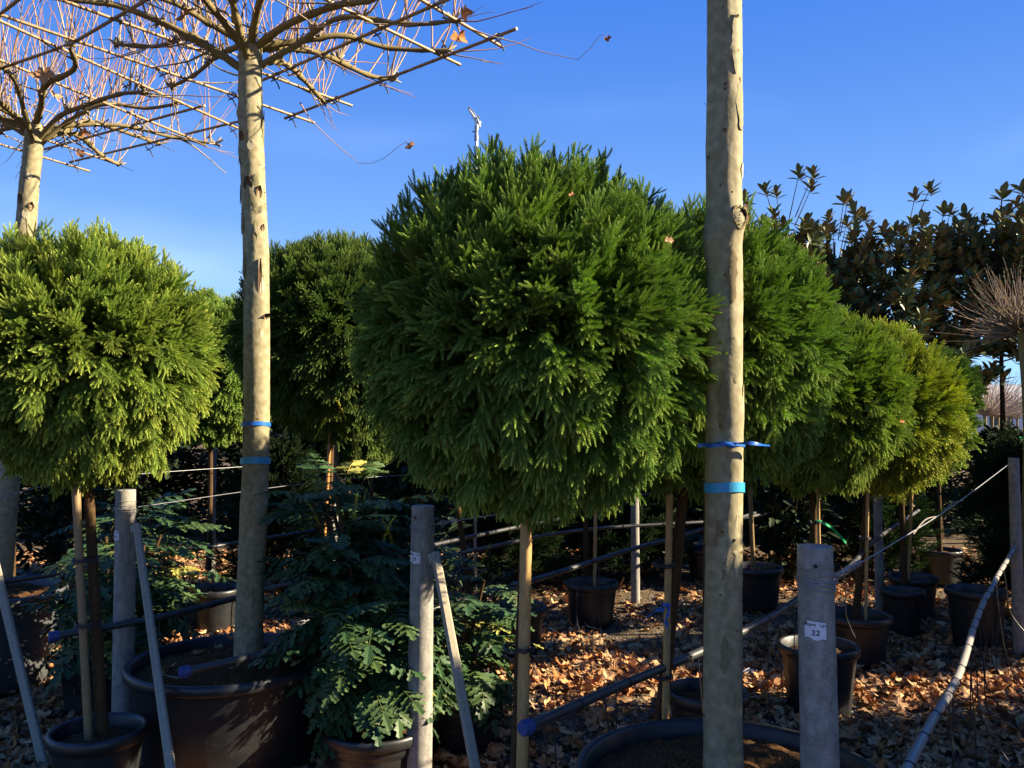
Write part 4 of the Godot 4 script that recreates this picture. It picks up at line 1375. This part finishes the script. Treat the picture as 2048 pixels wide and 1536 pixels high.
func pipe(label: String, pts: Array, r: float, drips: Array, cap: bool, m := "grey_pipe", tie_gap := 0.28) -> Node3D:
	var t := thing("irrigation_pipe", label, "irrigation pipe", pts[0], "irrigation pipes along the rows")
	var o: Vector3 = pts[0]
	var loc := []
	for p in pts: loc.append(p - o)
	var cl := spline(loc, 8)
	var g := Geo.new()
	g.tube(cl, pf([r]), 12)
	obj("hose", g.mesh(), M[m], t)
	if cap:
		var d := (cl[1] - cl[0]).normalized()
		var gc := Geo.new()
		gc.tube(pv([cl[0] - d * 0.022, cl[0] - d * 0.018, cl[0] + d * 0.016, cl[0] + d * 0.02]), pf([r * 1.25, r * 1.42, r * 1.42, r * 1.3]), 20)
		obj("end_cap", gc.mesh(), M.blue_cap, t)
		for k in 12:
			var a := TAU * k / 12.0
			var x := d.cross(Vector3.UP).normalized()
			var y := d.cross(x)
			var gg := Geo.new()
			var q := cl[0] + (x * cos(a) + y * sin(a)) * r * 1.44
			gg.tube(pv([q - d * 0.014, q + d * 0.012]), pf([0.0016]), 5)
			obj("cap_rib", gg.mesh(), M.blue_cap, t)
	# cable ties round the hose
	var run := 0.0
	for i in cl.size() - 1:
		run += (cl[i + 1] - cl[i]).length()
		if run > tie_gap:
			run = rf(-0.06, 0.06)
			var d := (cl[i + 1] - cl[i]).normalized()
			var x := d.cross(Vector3.UP).normalized()
			var y := d.cross(x)
			var ring := []
			for k in 13: ring.append(cl[i] + (x * cos(TAU * k / 12.0) + y * sin(TAU * k / 12.0)) * (r + 0.001))
			ring.append(ring[-1] + (x * 0.2 - y) * 0.012)
			var gt := Geo.new()
			gt.tube(pv(ring), pf([0.0022]), 5)
			obj("cable_tie", gt.mesh(), M.black_tie, t)
	# thin drip tubes: [share along the pipe, sideways x, z, length, curl]
	for q in drips:
		var p := cl[int(clampf(q[0], 0, 1) * (cl.size() - 1))]
		var gd := Geo.new()
		var b := Vector3(q[1], -q[3], q[2])
		var side := Vector3(q[4], 0, q[4] * 0.4)
		gd.tube(spline([p + Vector3(0, r * 0.5, 0), p + Vector3(side.x * 0.15, -q[3] * 0.25, side.z * 0.1), p + b * 0.6 + side * 0.1, p + Vector3(b.x * 0.7, -q[3] * 0.82, b.z) + side * 0.5, p + b + side], 6), pf([0.0028]), 6)
		obj("drip_tube", gd.mesh(), M.drip_plastic, t)
	return t

func wire(label: String, pts: Array, r: float, coil: float, m := "wire_metal") -> Node3D:
	var o: Vector3 = pts[0]
	var t := thing("tension_wire", label, "wire", o, "tension wires between the posts")
	var loc := []
	for p in pts: loc.append(p - o)
	var cl := spline(loc, 8)
	var g := Geo.new()
	g.tube(cl, pf([r]), 6)
	obj("strand", g.mesh(), M[m], t)
	if coil > 0.0:
		var d: Vector3 = (loc[1] - loc[0]).normalized()
		var x := d.cross(Vector3.UP).normalized()
		var y := d.cross(x)
		var h := []
		var turns := int(coil / 0.016)
		for i in turns * 10:
			var a := TAU * i / 10.0
			var rr := 0.007 + 0.003 * sin(i * 0.37)
			h.append(d * (0.05 + coil * i / (turns * 10.0)) + (x * cos(a) + y * sin(a)) * rr)
		var gh := Geo.new()
		gh.tube(pv(h), pf([0.002]), 5)
		obj("wire_coil", gh.mesh(), M.wire_metal, t)
		for k in 2:
			var ring := []
			for i in 15:
				var a := TAU * i / 12.0
				ring.append(d * (0.03 + 0.035 * k) + (d * cos(a) * 0.5 + Vector3.UP * sin(a) + x * 0.2 * cos(a)) * 0.017 + Vector3(0, 0.01 - 0.014 * k, 0))
			var gr := Geo.new()
			gr.tube(pv(ring), pf([0.0021]), 5)
			obj("wire_loop", gr.mesh(), M.wire_metal, t)
	return t

func build_posts_and_lines() -> void:
	rng.seed = 55
	concrete_post("nearest concrete post, with a torn label numbered 22", Vector3(0.866, 0, -2.37), 1.258, 0.0485, "22", -0.42, 1.15, 0.006, -0.32)
	concrete_post("concrete post in the middle with a label numbered 21, lit on its right side", Vector3(-0.413, 0, -3.75), 1.238, 0.0505, "21", -0.62, 1.15, -0.01, -0.6)
	concrete_post("shaded concrete post at left with a label numbered 20", Vector3(-1.957, 0, -4.25), 1.27, 0.0475, "20", -0.68, 1.05, 0.011, -1.1)
	concrete_post("concrete post just outside the left edge", Vector3(-3.0, 0, -4.6), 1.25, 0.048, "19", -0.9, 1.0)
	concrete_post("tall slim concrete post at the right edge with a green tape round its head", Vector3(3.5, 0, -5.8), 1.37, 0.034)
	concrete_post("slim grey concrete post standing mid-row behind the ribbed pots", Vector3(3.16, 0, -7.2), 1.5, 0.033)
	concrete_post("grey post far back between the two near canes", Vector3(1.12, 0, -7.6), 1.45, 0.035)
	concrete_post("thin post far back in the gap left of the left plane trunk", Vector3(-3.2, 0, -8.9), 1.52, 0.035)
	concrete_post("grey post behind the mahonias under the shaded globe", Vector3(-1.33, 0, -6.2), 1.45, 0.035)
	brace("sunlit slanting concrete brace leaning on the middle post", Vector3(-0.338, 1.04, -3.67), Vector3(-0.037, 0, -2.84), 0.036)
	brace("half shaded slanting concrete brace leaning on the left post", Vector3(-1.885, 1.1, -4.19), Vector3(-1.1, 0, -2.9), 0.034)
	brace("slanting concrete brace crossing the left edge", Vector3(-2.86, 1.09, -4.52), Vector3(-2.168, 0, -3.93), 0.038)
	# irrigation pipes
	pipe("pale sunlit irrigation pipe crossing the lower right corner", [Vector3(0.72, 0.72, -1.65), Vector3(0.922, 0.728, -2.02), Vector3(1.19, 0.728, -2.42), Vector3(1.58, 0.715, -2.98), Vector3(2.0, 0.735, -3.63), Vector3(2.32, 0.735, -4.12), Vector3(2.56, 0.73, -4.47), Vector3(2.78, 0.75, -4.78), Vector3(3.15, 0.762, -5.3), Vector3(3.46, 0.765, -5.75)], 0.0135,
		[[0.3, 0.02, 0.02, 0.5, 0.04], [0.31, -0.02, 0.0, 0.62, 0.0], [0.42, 0.0, 0.03, 0.66, -0.03], [0.43, 0.02, 0.0, 0.5, 0.1], [0.44, -0.03, 0.0, 0.68, -0.08], [0.5, 0.0, 0.0, 0.55, 0.16], [0.505, 0.02, 0.0, 0.45, 0.0], [0.57, 0.01, 0.0, 0.52, 0.2], [0.66, 0.0, 0.0, 0.5, 0.24], [0.665, 0.02, 0.0, 0.4, 0.0], [0.74, 0.04, 0.0, 0.55, 0.05], [0.82, 0.03, 0.0, 0.4, 0.1]], false, "pale_pipe", 0.2)
	pipe("dark irrigation pipe with a blue end cap beside the stout bamboo cane", [Vector3(0.045, 0.685, -2.56), Vector3(0.36, 0.69, -2.92), Vector3(0.79, 0.7, -3.39), Vector3(1.2, 0.725, -3.86), Vector3(1.5, 0.73, -4.3), Vector3(2.05, 0.73, -5.1), Vector3(2.7, 0.75, -6.2), Vector3(3.9, 0.78, -8.0)], 0.016,
		[[0.05, 0.0, 0.0, 0.45, 0.05], [0.06, 0.02, 0.0, 0.6, 0.02], [0.13, 0.06, 0.0, 0.5, 0.1], [0.16, -0.02, 0.0, 0.55, 0.0], [0.28, 0.03, 0.0, 0.5, 0.05], [0.3, -0.03, 0.0, 0.6, -0.1], [0.42, 0.0, 0.0, 0.62, 0.02], [0.45, 0.02, 0.0, 0.6, 0.03], [0.52, 0.0, 0.0, 0.45, 0.05], [0.7, 0.0, 0.0, 0.4, 0.06]], true)
	pipe("dark irrigation pipe with blue end cap resting on the left plane tub", [Vector3(-1.36, 0.575, -3.5), Vector3(-1.06, 0.6, -3.72), Vector3(-0.65, 0.66, -4.0), Vector3(-0.24, 0.7, -4.3), Vector3(0.34, 0.7, -5.2), Vector3(0.8, 0.73, -5.8), Vector3(1.42, 0.74, -6.65), Vector3(3.1, 0.76, -9.2)], 0.0165,
		[[0.3, -0.1, 0.0, 0.5, -0.12], [0.42, 0.0, 0.0, 0.35, 0.03], [0.45, 0.05, 0.05, 0.5, 0.06], [0.52, 0.0, 0.0, 0.3, 0.03], [0.6, 0.0, 0.0, 0.5, 0.05], [0.64, 0.03, 0.0, 0.55, -0.02], [0.66, 0.0, 0.0, 0.6, 0.05]], true)
	pipe("dark irrigation pipe with a blue end cap in front of the lit mahonia pot", [Vector3(-2.17, 0.6, -3.98), Vector3(-1.8, 0.62, -4.28), Vector3(-1.56, 0.63, -4.68), Vector3(-1.2, 0.65, -5.3), Vector3(-0.5, 0.68, -6.6), Vector3(0.7, 0.7, -8.4)], 0.017,
		[[0.2, 0.02, 0.0, 0.5, 0.05], [0.4, 0.0, 0.0, 0.5, -0.05]], true)
	pipe("irrigation pipe running behind the grey tub at the left edge", [Vector3(-4.2, 0.62, -4.0), Vector3(-3.4, 0.62, -4.95), Vector3(-2.95, 0.63, -5.5), Vector3(-2.4, 0.66, -6.3), Vector3(-1.2, 0.7, -8.0)], 0.016, [[0.4, 0.0, 0.0, 0.4, 0.05]], false)
	pipe("irrigation pipe far back behind the two bamboo canes", [Vector3(-0.9, 0.66, -5.2), Vector3(-0.27, 0.7, -6.0), Vector3(0.65, 0.7, -7.2), Vector3(2.1, 0.73, -7.75), Vector3(3.4, 0.72, -9.6)], 0.015, [[0.3, 0.0, 0.0, 0.45, 0.05], [0.7, 0.0, 0.0, 0.45, 0.05]], false)
	# wires
	wire("twisted wire running from post 22 to the tall post at the right edge", [Vector3(0.905, 1.155, -2.39), Vector3(1.5, 1.17, -3.2), Vector3(2.2, 1.215, -4.12), Vector3(3.47, 1.34, -5.78)], 0.0022, 0.3)
	wire("old rusty vine stem twisted along the wire from post 22", [Vector3(1.6, 1.165, -3.33), Vector3(1.75, 1.2, -3.53), Vector3(1.95, 1.19, -3.8), Vector3(2.12, 1.22, -4.02), Vector3(2.3, 1.215, -4.25)], 0.0035, 0.0, "rust_wire")
	wire("wire running from post 21 behind the right plane trunk", [Vector3(-0.365, 1.15, -3.78), Vector3(0.3, 1.17, -4.5), Vector3(2.45, 1.18, -7.2), Vector3(4.4, 1.2, -9.6)], 0.0026, 0.1)
	wire("bright thin wire running from post 20 past the left plane trunk", [Vector3(-1.92, 1.18, -4.28), Vector3(-1.2, 1.2, -6.2), Vector3(0.3, 1.21, -7.6), Vector3(2.0, 1.24, -9.6)], 0.0022, 0.0)
	wire("lower slack wire between post 20 and the left plane tub", [Vector3(-1.91, 0.42, -4.25), Vector3(-1.62, 0.47, -3.85), Vector3(-1.4, 0.54, -3.53)], 0.002, 0.0)
	wire("thin wire at the far left edge behind the plane trunk", [Vector3(-2.95, 1.17, -4.65), Vector3(-3.1, 1.2, -6.6), Vector3(-1.2, 1.24, -9.4)], 0.003, 0.0)
	wire("white rail wire far back in the gap left of the left plane trunk", [Vector3(-4.1, 1.47, -8.9), Vector3(-3.2, 1.48, -8.9), Vector3(-1.9, 1.5, -8.9)], 0.006, 0.0)

func build_shrubs() -> void:
	# the lit mahonia on the left
	pot("black pot of the sunlit mahonia, behind the grey cane", Vector3(-2.33, 0, -4.78), 0.225, 0.31)
	mahonia("sunlit mahonia with pale and yellowish leaves, between post 20 and the left plane trunk", Vector3(-2.26, 0.28, -4.8), 0.98, 0.5, 12, 201, 0.14, 2, Vector3(0.1, 0, 0), 14)
	pot("black pot at the foot of post 21 with twiggy mahonia stems", Vector3(-0.625, 0, -3.87), 0.245, 0.24)
	mahonia("dark mahonia in front of the left plane tub, its lower right leaves in the sun", Vector3(-0.63, 0.2, -3.89), 1.4, 0.45, 15, 202, 0.03, 8, Vector3(-0.16, 0, -0.13), 15, 0.42)
	pot("black pot with straw-coloured soil right of post 21", Vector3(-0.25, 0, -4.25), 0.22, 0.28, "black nursery pots", "plastic", false, Color(2.2, 1.9, 1.2))
	mahonia("mahonia right of post 21 with sunlit outer leaves", Vector3(-0.27, 0.24, -4.27), 0.85, 0.42, 9, 203, 0.05, 4, Vector3(0.1, 0, 0), 13)
	mahonia("deep shaded mahonia behind the left plane tub", Vector3(-0.75, 0.2, -4.42), 1.5, 0.5, 18, 204, 0.03, 5, Vector3(-0.05, 0, 0), 16)
	mahonia("shaded mahonia behind the sunlit left globe's stem", Vector3(-2.9, 0.2, -6.3), 1.0, 0.5, 8, 205, 0.06, 1)
	pot("black pot of the deep shaded mahonia", Vector3(-0.75, 0, -4.42), 0.2, 0.3)
	pot("black pot of the shaded mahonia at left", Vector3(-2.9, 0, -6.3), 0.2, 0.3)
	# dark fillers in the back
	var q := [
		[-4.6, -8.6, 1.45, 0.7, false, "dark shrub in the shade at far left"],
		[-2.2, -8.0, 1.4, 0.65, true, "dark conifer shrub behind the gap left of the left plane trunk"],
		[-0.9, -7.4, 1.3, 0.6, false, "dark shrub behind the deep shaded mahonia"],
		[0.1, -8.2, 1.35, 0.65, true, "dark conifer shrub behind the stem of the largest globe"],
		[1.5, -9.2, 1.35, 0.65, false, "dark shrub left of the right plane trunk in the back"],
		[3.0, -9.6, 1.4, 0.6, true, "dark conifer shrub under the yellow-green globe"],
		[4.35, -7.0, 1.45, 0.62, true, "dark conifer with wispy tips left of the tall post at right"],
		[4.6, -6.1, 1.3, 0.5, true, "dark conifer at the right edge behind the tall post"],
		[5.6, -9.2, 1.5, 0.75, false, "dark shrub under the bare ball-headed tree"],
		[1.15, -8.5, 1.3, 0.6, true, "dark conifer shrub behind the thin grey post in the middle"],
		[2.75, -8.4, 1.2, 0.55, false, "dark low shrub behind the wide dark pot"],
		[3.75, -8.7, 1.25, 0.6, true, "dark conifer shrub behind the mid-row concrete post"],
		[0.3, -9.4, 1.4, 0.6, false, "dark shrub far back between the two near canes"]]
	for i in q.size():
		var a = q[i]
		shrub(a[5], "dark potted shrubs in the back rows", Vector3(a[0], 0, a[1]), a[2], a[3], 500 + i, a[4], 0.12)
	# just outside the right edge: these shade the near post and the ground at lower right
	shrub("tall dark conifer shrub just outside the right edge", "dark potted shrubs in the back rows", Vector3(2.95, 0, -2.05), 2.15, 0.95, 520, true, 0.05)
	shrub("first low dark conifer just outside the right edge", "dark potted shrubs in the back rows", Vector3(2.95, 0.1, -2.95), 0.8, 0.62, 521, true, 0.02)
	shrub("second low dark conifer just outside the right edge", "dark potted shrubs in the back rows", Vector3(3.9, 0.1, -3.7), 0.8, 0.62, 522, true, 0.02)
	shrub("third low dark conifer just outside the right edge", "dark potted shrubs in the back rows", Vector3(4.3, 0.1, -4.25), 1.05, 0.62, 523, true, 0.02)
	pot("pot of the first low conifer outside the right edge", Vector3(2.95, 0, -2.95), 0.2, 0.32)
	pot("pot of the second low conifer outside the right edge", Vector3(3.9, 0, -3.7), 0.2, 0.32)
	pot("pot of the third low conifer outside the right edge", Vector3(4.3, 0, -4.25), 0.2, 0.32)
	# bare tree with a ball of pollarded twigs at the right edge
	rng.seed = 61
	var t := thing("bare_ball_tree", "bare tree with a rounded head of thin brown twigs at the right edge", "bare tree", Vector3(3.92, 0, -6.35))
	var g := Geo.new()
	g.tube(spline([Vector3.ZERO, Vector3(-0.01, 0.8, 0), Vector3(0.02, 1.6, 0), Vector3(0.0, 2.34, 0)], 6), pf([0.036, 0.033, 0.031, 0.03, 0.03, 0.029, 0.028, 0.028, 0.027, 0.027, 0.026, 0.026, 0.026, 0.025, 0.025, 0.026, 0.028, 0.03, 0.032]), 12)
	obj("trunk", g.mesh(), M.branch_bark, t)
	for i in 230:
		var d := Vector3(rf(-1, 1), rf(-0.3, 0.9), rf(-1, 1)).normalized()
		var gt := Geo.new()
		var L := rf(0.26, 0.58)
		var pts := zig(Vector3(0, 2.33, 0) + d * 0.05, d, L, 5, 0.16, 0.35)
		var c := Color(0.2, 0.13, 0.085).lerp(Color(0.3, 0.22, 0.14), rng.randf())
		gt.tube(pts, pf([0.0055, 0.0042, 0.0034, 0.0028, 0.0022, 0.0016]), 4, Color(c.r * 0.6, c.g * 0.6, c.b * 0.6), c)
		if rng.randf() < 0.6:
			gt.tube(zig(pts[2], (pts[3] - pts[2]).normalized() + Vector3(rf(-0.7, 0.7), 0.1, rf(-0.7, 0.7)), L * 0.5, 4, 0.12, 0.2), pf([0.0028, 0.0024, 0.002, 0.0016, 0.0012]), 4, c, c)
		obj("twig", gt.mesh(), M.twig_bark, t)
	band(t, [Vector3(0.0, 0, 0), Vector3(0.0, 2.3, 0)], 0.03, 1.5, 0.012, M.green_tape, "colour_band", "thin green tape round the trunk")

func ribbon(called: String, label: String, cat: String, pts: Array, w: float, m: Material) -> void:
	var o: Vector3 = pts[0]
	var loc := []
	for p in pts: loc.append(p - o)
	var cl := spline(loc, 5)
	var g := Geo.new()
	for i in cl.size():
		var tw := 0.5 * sin(i * 0.7)
		var s := Vector3(0.15, cos(tw), sin(tw)).normalized() * w * 0.5
		g.v.append(cl[i] - s); g.v.append(cl[i] + s); g.c.append(Color.WHITE); g.c.append(Color.WHITE)
		if i > 0: g.quad(i * 2 - 2, i * 2 - 1, i * 2 + 1, i * 2)
	var t := thing(called, label, cat, o)
	obj("strip", g.mesh(true), m, t)
	var gk := Geo.new()
	gk.tube(pv([Vector3(-0.014, 0, 0.004), Vector3(0, 0.003, 0.008), Vector3(0.014, 0, 0.004)]), pf([0.006, 0.009, 0.006]), 8)
	obj("knot", gk.mesh(), m, t)

func build_details() -> void:
	rng.seed = 66
	ribbon("green_ribbon", "bright green ribbon with a long tail tied to the thin cane", "ribbon", [Vector3(1.715, 1.06, -4.665), Vector3(1.745, 1.05, -4.65), Vector3(1.79, 1.02, -4.65), Vector3(1.86, 0.945, -4.65)], 0.016, M.green_tape)
	ribbon("blue_ribbon", "crumpled blue ribbon hanging on the cane behind the front tub", "ribbon", [Vector3(0.573, 0.93, -3.12), Vector3(0.585, 0.91, -3.11), Vector3(0.567, 0.88, -3.11), Vector3(0.579, 0.85, -3.11), Vector3(0.572, 0.82, -3.11)], 0.022, M.blue_tape)
	ribbon("blue_string", "loose end of blue ribbon left of the mossy stem", "ribbon", [Vector3(0.552, 0.91, -3.13), Vector3(0.5, 0.88, -3.13), Vector3(0.49, 0.81, -3.14)], 0.007, M.blue_tape)
	var po := thing("orange_marker", "small orange stick poking up at the rim of the pot between the canes", "plant marker", Vector3(0.86, 0.28, -6.6))
	var g := Geo.new()
	g.box(Transform3D(Basis(Vector3.BACK, -0.35), Vector3(0, 0.06, 0)), Vector3(0.012, 0.13, 0.005), Color.WHITE, 0.001)
	obj("stick", g.mesh(), M.orange_tag, po)
	# crumpled paper on the leaves
	var gp := Geo.new()
	for i in 40:
		var p := Vector3(rf(-1, 1), rf(-0.4, 0.5), rf(-1, 1)) * 0.04
		gp.tri(p, p + Vector3(rf(-1, 1), rf(-0.4, 0.4), rf(-1, 1)) * 0.03, p + Vector3(rf(-1, 1), rf(-0.4, 0.4), rf(-1, 1)) * 0.03, Color.WHITE, Color.WHITE, Color.WHITE)
	var pp := thing("crumpled_paper", "crumpled white paper on the leaves right of the right plane trunk", "litter", Vector3(1.5, 0.05, -5.3))
	obj("sheet", gp.mesh(), M.paper_white, pp)
	# sprinkler on a tall riser
	var s := thing("sprinkler", "tall metal sprinkler riser with an impact head above the largest globe", "sprinkler", Vector3(-0.35, 0, -8.0))
	var gr := Geo.new()
	gr.tube(pv([Vector3.ZERO, Vector3(0, 4.4, 0)]), pf([0.017]), 14)
	obj("riser", gr.mesh(), M.galvanised, s)
	var gc := Geo.new()
	gc.lathe([Vector2(0.019, 4.38), Vector2(0.021, 4.39), Vector2(0.021, 4.43), Vector2(0.017, 4.44), Vector2(0.015, 4.45), Vector2(0.018, 4.46), Vector2(0.018, 4.53), Vector2(0.001, 4.54)], 14)
	gc.tube(pv([Vector3(-0.015, 4.475, 0), Vector3(-0.04, 4.475, 0)]), pf([0.007]), 8)
	obj("bearing", gc.mesh(), M.wire_metal, s)
	var gn := Geo.new()
	gn.tube(pv([Vector3(0.004, 4.5, 0), Vector3(0.005, 4.56, 0), Vector3(-0.035, 4.64, 0), Vector3(-0.075, 4.7, 0)]), pf([0.02, 0.019, 0.013, 0.008]), 10)
	obj("nozzle", gn.mesh(), M.galvanised, s)
	var ga := Geo.new()
	ga.tube(pv([Vector3(0.03, 4.54, 0.005), Vector3(0.012, 4.6, 0.02), Vector3(-0.04, 4.68, 0.02), Vector3(-0.078, 4.715, 0.01)]), pf([0.01, 0.007, 0.006, 0.008]), 8)
	ga.tube(pv([Vector3(0.028, 4.52, 0), Vector3(0.036, 4.58, 0)]), pf([0.012, 0.013]), 10)
	obj("hammer_arm", ga.mesh(), M.wire_metal, s)
	var gb := Geo.new()
	gb.lathe([Vector2(0.001, 4.598), Vector2(0.011, 4.602), Vector2(0.015, 4.615), Vector2(0.011, 4.628), Vector2(0.001, 4.632)], 12, Color.WHITE, Vector3(0.018, 0, 0.004))
	obj("counterweight", gb.mesh(), M.drip_plastic, s)

func in_pot(x: float, z: float) -> bool:
	for p in pots_at:
		if Vector2(x - p.x, z - p.z).length() < p.y * 0.9: return true
	return false

func build_leaves() -> void:
	rng.seed = 77
	var dn := FastNoiseLite.new()
	dn.seed = 12; dn.frequency = 0.55; dn.fractal_octaves = 3
	var all := []
	for i in 38000:
		var z := -rf(2.3, 10.5)
		var x := rf(-0.78, 0.78) * (-z + 0.6)
		var dens := 0.8 + 0.9 * dn.get_noise_2d(x, z)
		if x > 0.8 and z > -6.2: dens += 0.25
		if x < -1.6: dens += 0.35
		if z < -6.0: dens -= 0.3
		if rng.randf() > dens * 0.95 or in_pot(x, z): continue
		var e := Vector3(rf(-0.5, 0.5), rng.randf() * TAU, rf(-0.5, 0.5))
		if rng.randf() < 0.12: e.x += rf(-1.0, 1.0)
		if rng.randf() < 0.3: e.z += PI
		var s := rf(0.42, 1.0)
		all.append([Transform3D(Basis.from_euler(e).scaled(Vector3.ONE * s), Vector3(x, ground_y(x, z) + rf(0.012, 0.045), z)), rng.randi() % 7, rf(0.7, 1.25)])
	# leaves lying on the soil of the tubs
	for q in [[Vector3(-1.34, 0.5, -4.0), 22], [Vector3(0.655, 0.56, -2.55), 0], [Vector3(-3.27, 0.58, -5.2), 12], [Vector3(-2.33, 0.3, -4.78), 5]]:
		for i in q[1]:
			var a := rng.randf() * TAU
			var rr := rf(0.15, 0.38)
			all.append([Transform3D(Basis.from_euler(Vector3(rf(-0.4, 0.4), rng.randf() * TAU, rf(-0.4, 0.4))).scaled(Vector3.ONE * rf(0.4, 0.8)), q[0] + Vector3(cos(a) * rr, rf(-0.01, 0.015), sin(a) * rr)), rng.randi() % 7, rf(0.7, 1.2)])
	# the 300 that show largest become things of their own
	var order := []
	for i in all.size():
		var p: Vector3 = all[i][0].origin
		var d := -p.z
		var px := p.x / d
		var py := (p.y - 1.6) / d
		if absf(px) < 0.62 and py > -0.42: order.append([d / all[i][0].basis.get_scale().x, i])
	order.sort_custom(func(a, b): return a[0] < b[0])
	var solo := {}
	var hue := ["tan", "rusty brown", "pale tan", "dark brown", "orange-brown", "straw-coloured", "dull brown"]
	var marks := [["beside the nearest concrete post", Vector2(0.87, -2.4)], ["in front of the ribbed pot behind post 22", Vector2(1.8, -4.4)], ["under the pale pipe at lower right", Vector2(2.4, -4.2)], ["between the two bamboo canes", Vector2(0.4, -4.6)], ["near the pot right of post 21", Vector2(-0.1, -4.1)], ["in the lower left corner", Vector2(-2.3, -4.1)], ["beside the grey tub at far left", Vector2(-2.8, -5.0)], ["behind the left plane tub", Vector2(-1.5, -5.2)], ["near the tall post at the right edge", Vector2(3.3, -5.6)], ["at the foot of the golden globe's pot", Vector2(2.5, -5.4)], ["in the shade right of the right plane trunk", Vector2(1.3, -5.6)], ["by the pot left of the middle cane", Vector2(0.1, -5.6)]]
	for k in mini(300, order.size()):
		var i: int = order[k][1]
		solo[i] = true
		var o := obj("fallen_leaf", plane_leaves[all[i][1]], M.dry_leaf, self, all[i][0])
		var best := ""
		var bd := 1e9
		for m in marks:
			var dd: float = (m[1] - Vector2(o.position.x, o.position.z)).length()
			if dd < bd: bd = dd; best = m[0]
		if o.position.y > 0.3: best = "on the soil of a tub"
		var up := absf(o.basis.y.normalized().y)
		var sz := "small" if o.basis.get_scale().x < 0.78 else "large" if o.basis.get_scale().x > 0.98 else "middling"
		var pose := "steeply tilted" if up < 0.8 else "overturned" if o.basis.y.y < 0.0 else "flat" if up > 0.95 else "half raised"
		tag(o, "%s %s %s plane leaf %s" % [sz, pose, hue[all[i][1]], best], "leaf", "fallen plane leaves")
	var sets := []
	var cols := []
	for k in 7: sets.append([]); cols.append([])
	for i in all.size():
		if solo.has(i): continue
		sets[all[i][1]].append(all[i][0])
		var j: float = all[i][2]
		cols[all[i][1]].append(Color(j, j, j))
	for k in 7:
		var o := multi("leaf_litter", plane_leaves[k], M.dry_leaf, sets[k], cols[k])
		tag(o, "litter of %s dry plane leaves spread over the ground" % hue[k], "leaf litter", "leaf litter on the ground")
	# a few brown leaves caught on the globes
	for q in [[Vector3(0.16, 2.22, -2.2), 0.2, 1, "small red-brown dead leaf caught high on the front of the largest globe"], [Vector3(0.44, 2.12, -2.3), 0.3, 6, "curled tan leaf caught on the right side of the largest globe"], [Vector3(2.05, 1.62, -4.36), 0.3, 4, "red-brown dead tuft low on the yellow-green globe"]]:
		var o := obj("caught_leaf", plane_leaves[q[2]], M.dry_leaf, self, Transform3D(Basis.from_euler(Vector3(1.2, 0.6, 0.3)).scaled(Vector3.ONE * q[1]), q[0]))
		tag(o, q[3], "leaf")
